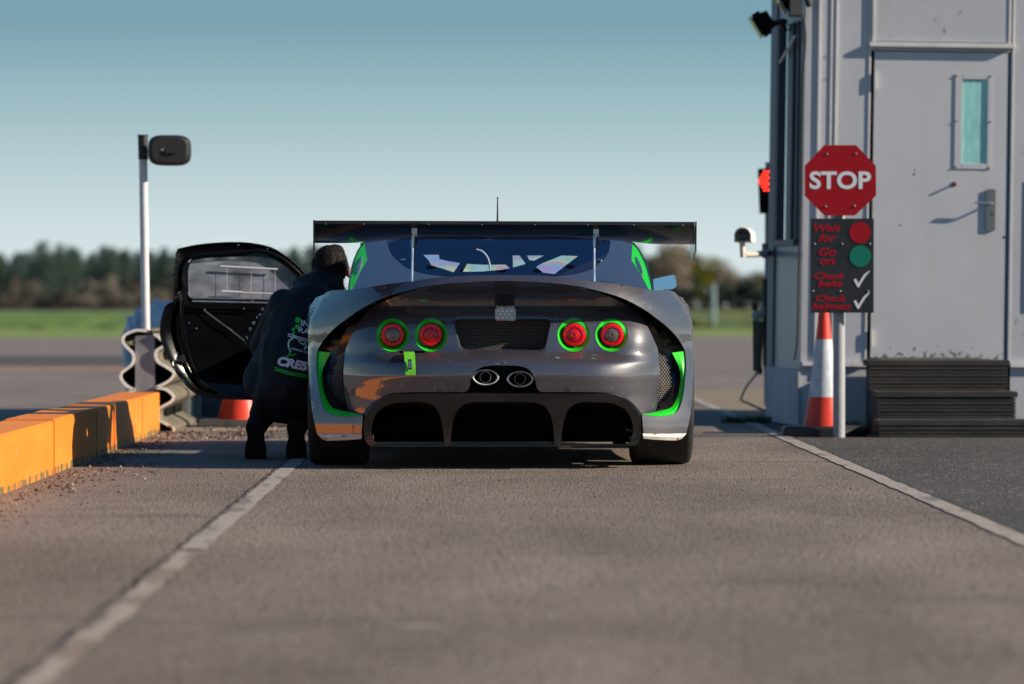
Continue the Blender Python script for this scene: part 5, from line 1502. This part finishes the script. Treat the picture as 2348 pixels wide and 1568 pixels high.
# ============================================================ FAR COUNTRY
from mathutils import noise as mnoise
LEAFS = {}
def leafmat(name, c1, c2):
    return mat(name, c1, 0.85, c2=c2, scale=1.1, spec=0.15)
M_CON = leafmat("hazed_conifer_green", (0.036, 0.066, 0.056), (0.068, 0.104, 0.078))  # aerial haze put into the needle colour: lighter and bluer
M_TRK = mat("bark", (0.07, 0.055, 0.04), 0.9, var=.3, scale=6)
M_TWG = leafmat("bare_twigs", (0.16, 0.125, 0.10), (0.26, 0.205, 0.155))
M_OLV = leafmat("spring_olive", (0.12, 0.14, 0.045), (0.20, 0.205, 0.07))
M_YEL = leafmat("yellow_green", (0.26, 0.25, 0.04), (0.36, 0.32, 0.06))
M_DRK = leafmat("dark_shrub", (0.02, 0.03, 0.03), (0.05, 0.065, 0.045))
M_BRN = leafmat("hazed_brown_bramble", (0.105, 0.092, 0.075), (0.165, 0.145, 0.12))  # brown greyed so that its colour carries the distance haze
def conifer(name, h, wd, seed, label, group):
    r = random.Random(seed); root = thing(name, (0, 0, 0), label, "tree", group)
    t = MB(); t.tube([(0, 0, 0), (0, 0, h*0.55), (r.uniform(-.1, .1), 0, h*0.97)], [h*0.022, h*0.014, h*0.003], 0, 8); obj("trunk", t, M_TRK, root)
    c = MB(); n = 2600
    for i in range(n):
        z = h*(0.10+0.88*r.random()**0.9); k = min(1, 1.35*(1-z/h))
        rad = wd*1.15*(k**0.5)*(0.75+0.35*math.sin(z*5.1+seed)*0.5+0.25*r.random())
        a = r.uniform(0, 6.283); d = rad*(0.45+0.6*r.random())
        p = Vector((d*math.cos(a), d*math.sin(a), z-0.12*d))
        s = r.uniform(0.09, 0.24)*(0.6+0.6*k); u = Vector((math.cos(a), math.sin(a), -0.35)).normalized(); v = Vector((-math.sin(a), math.cos(a), r.uniform(-.4, .4)))
        c.add([p-v*s*.5, p+u*s*1.5, p+v*s*.5, p-u*s*.3+Vector((0, 0, s*.5))], [(0, 1, 2), (0, 2, 3)])
    obj("crown", c, M_CON, root, smooth_=False); return root
def leafy(name, h, wd, seed, label, group, m, n=1500, trunk=True, leaf=(0.12, 0.3), low=0.22):
    r = random.Random(seed); root = thing(name, (0, 0, 0), label, "tree" if trunk else "shrub", group)
    limbs = []
    if trunk:
        t = MB(); t.tube([(0, 0, 0), (.05*h*r.uniform(-1, 1), 0, h*.35), (.06*h*r.uniform(-1, 1), 0, h*.62)], [h*.03, h*.022, h*.010], 0, 8)
        for k_ in range(7):
            a = r.uniform(0, 6.283); e = Vector((wd*.65*math.cos(a), wd*.65*math.sin(a), h*r.uniform(.55, .92))); t.tube([(0, 0, h*r.uniform(.25, .45)), e*0.55+Vector((0, 0, h*.2)), e], [h*.012, h*.007, h*.002], 0, 5)
        obj("trunk", t, M_TRK, root)
    cl = []
    for k_ in range(16):
        a = r.uniform(0, 6.283); d = wd*.62*r.random()**.6; z = h*(low+(0.90-low)*r.random()); 
        z = min(z, h*(0.98-0.42*(d/wd)**2)); cl.append((Vector((d*math.cos(a), d*math.sin(a), z)), wd*r.uniform(.22, .42)))
    c = MB()
    for i in range(n):
        q, rad = cl[r.randrange(len(cl))]
        dv = Vector((r.gauss(0, 1), r.gauss(0, 1), r.gauss(0, .8))); dv = dv/(dv.length or 1)*rad*r.uniform(.5, 1.05)
        p = q+dv; s = r.uniform(*leaf); u = Vector((r.uniform(-1, 1), r.uniform(-1, 1), r.uniform(-1, 1))).normalized(); v = u.orthogonal().normalized()
        if p.z < 0.1: p.z = r.uniform(.1, .5)
        c.add([p-v*s*.5, p+u*s, p+v*s*.5, p-u*s*.4], [(0, 1, 2), (0, 2, 3)])
    obj("crown", c, m, root, smooth_=False); return root
r = random.Random(31)
def place(proto, used, loc, rz, s, label=None, far=True):
    if far: loc = (loc[0], W(loc[1]), loc[2])
    if not used.get(proto.name):
        used[proto.name] = 1; proto.location = loc; proto.rotation_euler = (0, 0, rz); proto.scale = (s, s, s)
        if label: proto['label'] = label
        return proto
    return copy_tree(proto, loc, rz, s, label)
used = {}
cons = [conifer("conifer_tree", 8.5, 2.3, s, "dark green conifer in the distant wood beyond the field", "conifers of the distant wood") for s in (1, 2, 3)]
for row, (Y, n) in enumerate(((150, 60), (156, 56), (162, 54), (170, 50))):
    for i in range(n):
        X = P(-120+(1560-(-120))*i/n, 700, Y).x+r.uniform(-1, 1)
        if 770 < -120+(1560-(-120))*i/n < 1460: continue
        hh = 0.90+0.22*mnoise.noise(Vector((X*0.08, row, 0)))*2+r.uniform(-.10, .12)+row*.02
        place(cons[(i*7+row) % 3], used, (X, Y+r.uniform(-3, 3), -0.03), r.uniform(0, 6), (0.55*max(.8, hh)+0.36)*0.92)
brn = [leafy("bramble_bush", 2.6, 2.4, s, "brown leafless bush along the foot of the conifer wood", "brown bushes along the wood", M_BRN, 700, False, (.15, .35), 0.05) for s in (11, 12)]
for i in range(44):
    Y = r.uniform(128, 142); X = P(-100+900*i/44, 700, Y).x
    place(brn[i % 2], used, (X, Y, -0.03), r.uniform(0, 6), r.uniform(.6, 1.0)*(1.0 if i % 4 else 1.3))
# right side, trees picked out one by one
YR = 95
spec = [(1500, 0, 4.4, 'tw'), (1532, -4, 4.9, 'tw'), (1562, 0, 5.1, 'tw'), (1590, 2, 4.6, 'ol'), (1608, -8, 3.2, 'ye'), (1632, 5, 4.4, 'ol'), (1655, 0, 3.7, 'tw'), (1682, 4, 3.2, 'ol'), (1705, -2, 2.9, 'tw'), (1730, 3, 3.3, 'tw'), (1752, 0, 3.1, 'ol'), (1790, 2, 3.6, 'tw'), (1450, 3, 4.2, 'tw'), (1640, -12, 1.9, 'dk'), (1690, -13, 2.1, 'dk'), (1560, -12, 1.8, 'dk'), (1735, -13, 1.6, 'dk'), (1850, 3, 4.1, 'ol'), (1950, 0, 4.3, 'tw'), (2080, 4, 4.0, 'ol')]
pr = {'tw': leafy("bare_tree", 4.6, 1.7, 21, "", "trees behind the right-hand field", M_TWG, 2200, True, (.05, .16)), 'ol': leafy("leafing_tree", 4.6, 1.7, 22, "", "trees behind the right-hand field", M_OLV, 1500, True, (.1, .24)),
      'ye': leafy("catkin_tree", 4.6, 1.5, 23, "", "trees behind the right-hand field", M_YEL, 1300, True, (.1, .24)), 'dk': leafy("dark_bush", 4.6, 3.4, 24, "", "dark bushes behind the right-hand field", M_DRK, 1300, False, (.2, .45), .05)}
names = {'tw': "brown leafless tree among the trees right of the car", 'ol': "olive green leafing tree among the trees right of the car", 'ye': "yellow-green tree standing out right of the car's wing", 'dk': "low dark bush in front of the trees right of the car"}
for px, dy, h, k_ in spec:
    Y = YR+dy; X = P(px, 700, Y).x; place(pr[k_], used, (X, Y, -0.03), r.uniform(0, 6), h/4.6*1.1, names[k_])
# fields
YR = 'far'
mb = MB(); rows_ = []
def strip_field(name, y0, y1, x0, x1, hfun, m, nx=120, ny=8, kind='structure', lab=None):
    b_ = MB(); rows = []
    for j in range(ny+1):
        rows.append([Vector((x0+(x1-x0)*i/nx, y0+(y1-y0)*j/ny, hfun(x0+(x1-x0)*i/nx, j/ny))) for i in range(nx+1)])
    b_.grid(rows); return obj(name, b_, m, kind=kind)
TALL = mat("tall_grass", (0.055, 0.125, 0.012), 0.9, c2=(0.15, 0.23, 0.025), scale=1.2, bump=0.08, bscale=6)
VERG = mat("mown_grass", (0.14, 0.21, 0.03), 0.9, c2=(0.22, 0.26, 0.065), scale=.5, bump=0.03, bscale=12)
CROP = mat("young_crop", (0.09, 0.20, 0.08), 0.9, c2=(0.12, 0.24, 0.10), scale=.12)
DRYG = mat("dry_grass", (0.16, 0.13, 0.075), 0.9, c2=(0.22, 0.19, 0.11), scale=.3)
strip_field("grass_verge", 34, 47, -90, 90, lambda x, t: -0.02+0.05*t, VERG)
strip_field("grass_bank", 46, 54, -90, -1, lambda x, t: 0.02+0.50*math.sin(math.pi*min(1, t*1.2)*.5)+0.10*mnoise.noise(Vector((x*1.3, t*3, 0))), TALL, 300, 10)
strip_field("right_hedge_bank", 62, 68, 8, 90, lambda x, t: -0.02+0.75*math.sin(math.pi*t)*.9+0.12*mnoise.noise(Vector((x*1.1, t*3, 7))), mat("rough_hedge", (0.07, 0.10, 0.018), .9, c2=(0.15, 0.17, 0.04), scale=.9, bump=.1, bscale=5), 200, 10)
strip_field("crop_field", 54, 128, -160, 10, lambda x, t: 0.30+0.1*t, CROP, 40, 4)
strip_field("dry_margin", 112, 132, -160, 10, lambda x, t: 0.42, DRYG, 20, 2)
# pale post
YR = 60
t_ = MB(); t_.tube([(P(1635, 700, 60).x, 60, -0.02), (P(1635, 700, 60).x, 60, P(1635, 655, 60).z)], 0.10, 0, 12)
t_.tube([(P(1635, 700, 60).x, 60, P(1635, 655, 60).z), (P(1635, 700, 60).x, 60, P(1635, 655, 60).z+.08)], [0.10, 0.03], 0, 12)
obj("marker_post", t_, mat("pale_blue_post", (0.24, 0.32, 0.34), .6), label="pale blue marker post in front of the trees on the right", category="post", org=(P(1635, 700, 60).x, 60, 0))
# things behind the photographer that the paint reflects
YR = 'raw'
rtree = [leafy("bare_tree", 7, 3.2, 41, "leafless tree behind the photographer, seen reflected in the bumper", "trees reflected in the bumper", M_TWG, 1500, True, (.15, .4)), ]
for i in range(11):
    X = -22+4.4*i+r.uniform(-1, 1); place(rtree[0], used, (X*1.6, -38+r.uniform(-3, 3), -.03), r.uniform(0, 6), r.uniform(.5, .85), None, False)
P = Preal
YR = 'raw'
DYP = 0.45
# ============================================================ PERSON
def remesh_obj(name, mb, m, parent, vox, smooth_it=6, wr=0.0, wsc=9.0, seed=0, **kw):
    me = bpy.data.meshes.new("tmp"); me.from_pydata([v for v in mb.v], [], mb.f)
    o = bpy.data.objects.new("tmp", me); col.objects.link(o)
    md = o.modifiers.new("r", 'REMESH'); md.mode = 'VOXEL'; md.voxel_size = vox; md.adaptivity = 0
    s2 = o.modifiers.new("s", 'SMOOTH'); s2.iterations = smooth_it; s2.factor = 0.5
    dg = bpy.context.evaluated_depsgraph_get(); dg.update()
    ev = o.evaluated_get(dg); m2 = ev.to_mesh()
    vs = [v.co.copy() for v in m2.vertices]; ns = [v.normal.copy() for v in m2.vertices]; fs = [tuple(p.vertices) for p in m2.polygons]
    ev.to_mesh_clear(); bpy.data.objects.remove(o); bpy.data.meshes.remove(me)
    if wr:
        for i, v in enumerate(vs):
            q = Vector((v.x*wsc+seed, v.y*wsc, v.z*wsc*0.55)); 
            n1 = mnoise.noise(q+Vector((mnoise.noise(q*.7)*1.5, 0, 0))); n2 = mnoise.noise(q*2.3)
            vs[i] = v+ns[i]*wr*((1-abs(n1)*2.2)*0.8+n2*0.35)
    out = MB(); out.add(vs, fs)
    return obj(name, out, m, parent, angle=80, **kw), out
CLOTH = mat("black_softshell", (0.006, 0.008, 0.014), 0.72, spec=0.35, var=0.2, scale=30, bump=0.0006, bscale=260)
TROU = mat("black_trousers", (0.004, 0.004, 0.006), 0.85, spec=0.2, bump=0.0006, bscale=240)
SKIN = mat("skin", (0.48, 0.26, 0.18), 0.5, var=0.08, scale=14)
HAIR = mat("dark_brown_hair", (0.006, 0.004, 0.003), 0.7, spec=0.2, c2=(0.018, 0.012, 0.009), scale=30, bump=0.004, bscale=150, aniso=(1, 1, .3))
SHOE = mat("black_rubber_sole", (0.007, 0.008, 0.010), 0.75, spec=0.25, bump=0.002, bscale=70)
person = thing("person", P(650, 1053, 7.75), "person in black jacket crouching beside the car with head leaning into the open door", "person")
hc = P(756, 616, 7.80+DYP)
K = lambda px, py, Y: P(px, py, Y+DYP)
neck0, neck1 = K(722, 668, 7.68), K(752, 640, 7.76)
shl, shr = K(655, 690, 7.58), K(752, 716, 7.86)
hipc = K(660, 902, 7.46)
# --- body: one continuous surface
bd = MB()
bd.sphere(hc+Vector((0, 0.0, 0.0)), (0.084, 0.095, 0.106), 0, 24, 16)
bd.sphere(hc+Vector((0.012, 0.03, -0.055)), (0.055, 0.07, 0.06), 0, 18, 12)
bd.tube([hc+Vector((-0.01, 0, -0.04)), neck1+Vector((0, .02, -.03)), neck0], [0.058, 0.058, 0.068], 0, 18)
bd.sphere(hc+Vector((0.015, 0.105, -0.02)), (0.014, 0.02, 0.022), 0, 10, 8)             # nose
for sx in (-1, 1): bd.sphere(hc+Vector((sx*0.096+0.003, 0.01, -0.018)), (0.012, 0.022, 0.034), 0, 12, 8)   # ears
chest, belly = K(690, 735, 7.60), K(672, 830, 7.50)
bd.capsule(neck0, chest, 0.075, 0.14); bd.capsule(chest, belly, 0.145, 0.13); bd.capsule(belly, hipc, 0.13, 0.14)
bd.capsule(shl, shr, 0.065, 0.065)
elL = K(597, 800, 7.72); wrL = Vector((-0.86, 8.47, 0.60)); elR = Vector((-0.80, 8.55, 0.62)); wrR = Vector((-0.72, 8.70, 0.82))
bd.capsule(shl, elL, 0.055, 0.042); bd.capsule(elL, wrL, 0.042, 0.028); bd.capsule(shr, elR, 0.052, 0.040); bd.capsule(elR, wrR, 0.04, 0.027)
knL, knR = Vector((-1.10, 8.43, 0.33)), Vector((-0.88, 8.43, 0.34))
hL, hR = hipc+Vector((-0.075, 0.02, 0)), hipc+Vector((0.085, 0.02, 0))
anL, anR = K(589, 985, 7.36)+Vector((0, .03, 0)), K(682, 985, 7.36)+Vector((0, .03, 0))
for h_, k_, a_ in ((hL, knL, anL), (hR, knR, anR)):
    bd.capsule(h_, k_, 0.085, 0.06); bd.capsule(k_, a_, 0.055, 0.042)
for a_ in (anL, anR): bd.capsule(a_, a_+Vector((0, 0.02, -0.14)), 0.036, 0.03)
def hand(mb, w0, dirv, side):
    d = dirv.normalized(); s_ = d.cross(Vector((0, 0, 1))).normalized()*side; up_ = s_.cross(d)*side
    pm_ = w0+d*0.045; mb.capsule(w0, pm_, 0.026, 0.028, 10); mb.capsule(pm_+s_*0.018, pm_-s_*0.022, 0.02, 0.02, 10)
    for i, (o, L) in enumerate(((0.034, .066), (0.012, .074), (-0.010, .070), (-0.031, .056))):
        a = w0+d*0.075+s_*o; b_ = a+(d*0.85+s_*o*1.5)*L*.5-Vector((0, 0, .006)); c_ = b_+d*L*.3-Vector((0, 0, .022)); mb.capsule(a, b_, 0.0098, 0.009, 8); mb.capsule(b_, c_, 0.009, 0.0078, 8)
    a = w0+d*0.025+s_*0.028; b_ = a+s_*0.028+d*0.02; mb.capsule(a, b_, 0.012, 0.011, 8); mb.capsule(b_, b_+d*0.03+s_*0.004, 0.011, 0.009, 8)
hand(bd, wrL, Vector((0.35, 0.9, -0.25)), 1); hand(bd, wrR, Vector((0.3, 0.9, 0.05)), -1)
body_, _ = remesh_obj("body", bd, SKIN, person, 0.0065, 3)
# --- hair
hr = MB()
hr.sphere(hc+Vector((0.0, -0.010, 0.014)), (0.094, 0.100, 0.108), 0, 28, 20)
hr.sphere(hc+Vector((-0.004, -0.035, -0.035)), (0.080, 0.070, 0.078), 0, 20, 14)
hr.sphere(hc+Vector((0.026, 0.02, 0.085)), (0.05, 0.07, 0.042), 0, 18, 12)
hobj, hm_ = remesh_obj("hair", hr, HAIR, person, 0.007, 3, 0.004, 42)
tf = MB(); rr_ = random.Random(3)
bv = BVHTree.FromPolygons([v for v in hm_.v], hm_.f)
for i in range(2200):
    d = Vector((rr_.gauss(0, 1), rr_.gauss(0, 1)-.5, rr_.gauss(0, 1)+.3)).normalized()
    hit = bv.ray_cast(hc+d*0.4, -d)
    if hit[0] is None: continue
    p, n_ = hit[0], hit[1]
    t = (Vector((0.15, 0.1, -1))-n_*Vector((0.15, .1, -1)).dot(n_)); t = (t.normalized()+Vector((rr_.uniform(-.5, .5), rr_.uniform(-.5, .5), rr_.uniform(-.5, .5)))).normalized()
    s_ = t.cross(n_).normalized()*0.0013; L = rr_.uniform(.010, .022)
    tf.add([p-s_, p+s_, p+t*L+n_*rr_.uniform(.001, .006)], [(0, 1, 2)])
obj("strands", tf, HAIR, hobj, smooth_=False)
# --- jacket
jk = MB()
jk.capsule(neck0+Vector((-.012, -.01, .0)), K(705, 715, 7.60), 0.096, 0.15)
jk.capsule(K(694, 735, 7.58), K(668, 835, 7.47), 0.165, 0.19)
jk.capsule(K(668, 835, 7.47), K(660, 885, 7.44), 0.19, 0.185)
jk.capsule(K(640, 850, 7.50), K(617, 872, 7.47), 0.12, 0.125)
jk.capsule(K(640, 896, 7.46), K(690, 908, 7.46), 0.12, 0.12)
jk.capsule(K(660, 705, 7.57), K(740, 722, 7.80), 0.082, 0.09)
jk.capsule(K(650, 700, 7.58), K(603, 795, 7.70), 0.082, 0.064); jk.capsule(K(603, 795, 7.70), wrL+Vector((0, -.03, 0)), 0.066, 0.042)
jk.capsule(K(612, 830, 7.66), K(598, 860, 7.60), 0.075, 0.075)
jk.capsule(K(750, 716, 7.86), elR, 0.075, 0.058); jk.capsule(elR, wrR-Vector((.01, .04, .01)), 0.06, 0.04)
# collar
jk.capsule(K(738, 668, 7.72), K(774, 690, 7.82), 0.078, 0.08)
jk.tube([K(706, 674, 7.66), K(740, 655, 7.73), K(750, 641, 7.775)], [0.10, 0.088, 0.080], 0, 20)
jo, jmb = remesh_obj("jacket", jk, CLOTH, person, 0.008, 3, 0.017, 5.5, 3)
# --- trousers
tr_ = MB()
tr_.capsule(hipc+Vector((-.055, .02, -.01)), hipc+Vector((.07, .02, -.01)), 0.122, 0.122)
for h_, k_, a_ in ((hL, knL, anL), (hR, knR, anR)):
    tr_.capsule(h_, k_, 0.108, 0.08); tr_.capsule(k_, a_+Vector((0, .02, .02)), 0.075, 0.052)
    tr_.capsule(h_+Vector((-.01, -.03, -.05)), a_+Vector((0, 0.03, 0.03)), 0.085, 0.050)
remesh_obj("trousers", tr_, TROU, person, 0.011, 5, 0.006, 9, 8)
# --- shoes: heels raised, soles facing the camera
for px0, px1, pt, tilt in ((561, 610, 966, -2), (655, 703, 966, 2)):
    Y = 7.74; a = P(px0, 1053, Y); b_ = P(px1, pt, Y); cx = (a.x+b_.x)/2; hw = (b_.x-a.x)/2; zt = b_.z
    sl_o = [(0, .0), (.75, .0), (.98, .03), (1.0, .2), (.98, .34), (.80, .52), (.80, .66), (.92, .82), (.80, .96), (.4, 1.02), (0, 1.03)]
    pts = [(cx+hw*x, zt*z) for x, z in sl_o]+[(cx-hw*x, zt*z) for x, z in sl_o[::-1][1:-1]]
    pts = [tuple(q) for q in smooth(pts+[pts[0]], 3)][:-1]
    def sr(pl_, y, s_): 
        return [Vector((cx+(x-cx)*s_+tilt*0.003*(z/zt)*0, y+0.035*max(0, 1-z/0.07)**1.5+0.02*math.sin(z/zt*3.1), zt*.5+(z-zt*.5)*s_)) for x, z in pl_]
    so_ = MB(); so_.grid([sr(pts, Y-0.012, 0.94), sr(pts, Y-0.006, 1.0), sr(pts, Y+0.018, 1.0)], 0, True)
    ctr = sr(pts, Y-0.012, 0.94); so_.poly(ctr[::-1])
    for k_ in range(8):
        z = zt*(0.08+0.115*k_); so_.box((cx-hw*.6, Y-0.016+0.035*max(0, 1-z/.07)**1.5, z), (cx+hw*.6, Y-0.004+0.035*max(0, 1-z/.07)**1.5, z+0.008), 0, 0.002)
    sh_ = MB(); sh_.capsule((cx, Y+0.06, 0.062), (cx, Y+0.055, zt*.80), hw*0.86, hw*0.78); sh_.capsule((cx, Y+0.10, 0.05), (cx, Y+0.12, zt*.6), hw*0.75, hw*0.7)
    s1, _ = remesh_obj("shoe", sh_, SHOE, person, 0.008, 4)
    obj("sole", so_, SHOE, s1, angle=40)

# --- print on the jacket, projected onto the cloth
jbv = BVHTree.FromPolygons([v for v in jmb.v], jmb.f)
WP = mat("print_white", (0.85, 0.86, 0.92), 0.6); GP_ = mat("print_green", (0.02, 0.62, 0.03), 0.6)
def stick(pts, off=0.003):
    out = []
    for px, py in pts:
        d = (P(px, py, 7.9)-CAM).normalized(); h_ = jbv.ray_cast(CAM+d*20.5, d)
        q = h_[0] if h_[0] is not None and h_[0].y < 8.25 else P(px, py, 7.87)
        out.append(q-d*off)
    return out
prm = MB()
def fine(pts2, fs):
    bm = bmesh.new(); vs = [bm.verts.new((x, y, 0)) for x, y in pts2]
    for f in fs:
        try: bm.faces.new([vs[i] for i in f])
        except ValueError: pass
    bmesh.ops.triangulate(bm, faces=bm.faces)
    for _ in range(3):
        es = [e for e in bm.edges if e.calc_length() > 5]
        if not es: break
        bmesh.ops.subdivide_edges(bm, edges=es, cuts=1); bmesh.ops.triangulate(bm, faces=bm.faces)
    bm.verts.index_update(); v2 = [(v.co.x, v.co.y) for v in bm.verts]; f2 = [[v.index for v in f.verts] for f in bm.faces]; bm.free()
    return v2, f2
def pstick(pts2, fs, mi, off=0.003):
    v2, f2 = fine(pts2, fs); prm.add(stick(v2, off), f2, mi)
def ptext(s_, px, py, w_, h_, ang, mi, bold=0.02, shear=0.0, cut=None):
    vs, fs = text_mesh(s_, 1.0, bold, shear, 1.0, 'LEFT')
    x0 = min(v[0] for v in vs); x1 = max(v[0] for v in vs); y0 = min(v[1] for v in vs); y1 = max(v[1] for v in vs)
    ca, sa = math.cos(R(ang)), math.sin(R(ang)); o = []
    for v in vs:
        u = (v[0]-x0)/(x1-x0)*w_; t = (1-(v[1]-y0)/(y1-y0))*h_
        o.append((px+u*ca-t*sa*0.3, py+u*sa+t*ca))
    pstick(o, fs, mi)
ptext("IN", 690, 733, 20, 14, 12, 0, 0.02, 0.1)
ptext("RA", 684, 749, 26, 13, 12, 0, 0.02, 0.1)
for q in ([(679.5,726.5),(690,730),(687,741),(675,737)], [(678,743.5),(687.5,746),(684.5,755),(675.5,752)], [(670,751),(676,752.5),(674,759),(667.5,757)], [(671,760),(676,761),(674,767),(669,765.5)]):
    pstick(q, [(0, 1, 2, 3)], 1)
def pline(pts, wd, mi, sm=True):
    pts = smooth(pts, 3) if sm else pts; A = []; B = []
    for i, p in enumerate(pts):
        a = pts[max(i-1, 0)]; b_ = pts[min(i+1, len(pts)-1)]; tx_, ty_ = b_[0]-a[0], b_[1]-a[1]; l = math.hypot(tx_, ty_) or 1
        A.append((p[0]-ty_/l*wd, p[1]+tx_/l*wd)); B.append((p[0]+ty_/l*wd, p[1]-tx_/l*wd))
    n_ = len(A); pstick(A+B, [(i, i+1, n_+i+1, n_+i) for i in range(n_-1)], mi)
pline([(660,765),(690,774),(706,779)], 1.1, 0); pline([(659,769.5),(690,779),(706,784)], 1.1, 0)
trk = [(666,806.5),(662,797),(660.5,789),(663,780),(670,775.5),(674,771.5),(680,774.5),(684.5,777),(687,784),(694,789.5),(699,786),(702,794),(696.5,801)]
pline(trk, 1.5, 0, False); pline([(x+1.4, y+1.6) for x, y in trk], 1.1, 1, False)
pline([(665,808),(659,818),(652,820)], 1.5, 1); pline([(664,811),(670,815),(678,811)], 1.3, 1)
ptext("SIMON GR", 668, 796, 42, 5.2, 15, 0, 0.015, 0.1)
ptext("CRES", 637, 815.5, 72, 22, 12, 0, 0.055, 0.25)
pline([(629,842),(660,852),(690,858),(706,861)], 1.3, 1); pline([(628,847),(660,857),(690,863),(706,866)], 1.3, 1)
# thin speed lines across the upper part of the big lettering
for k_ in range(4): pass
obj("print", prm, [WP, GP_], jo, smooth_=False)
# sleeve lettering
prm = MB()
for s_, px, py, h_, mi in (("E", 601, 703, 9, 0), ("I", 594.5, 716, 9, 0), ("T", 588, 723, 9, 0), ("E", 582, 734, 10, 0), ("G", 573, 748, 12, 0), ("N", 565, 768, 9, 0)):
    ptext(s_, px, py, 7, h_, 55, mi, 0.03, 0.2)
pline([(580,737),(578,742),(581,744)], 1.2, 1); pline([(564,785),(563,788)], 1.4, 1)
obj("sleeve_print", prm, [WP, GP_], jo, smooth_=False)
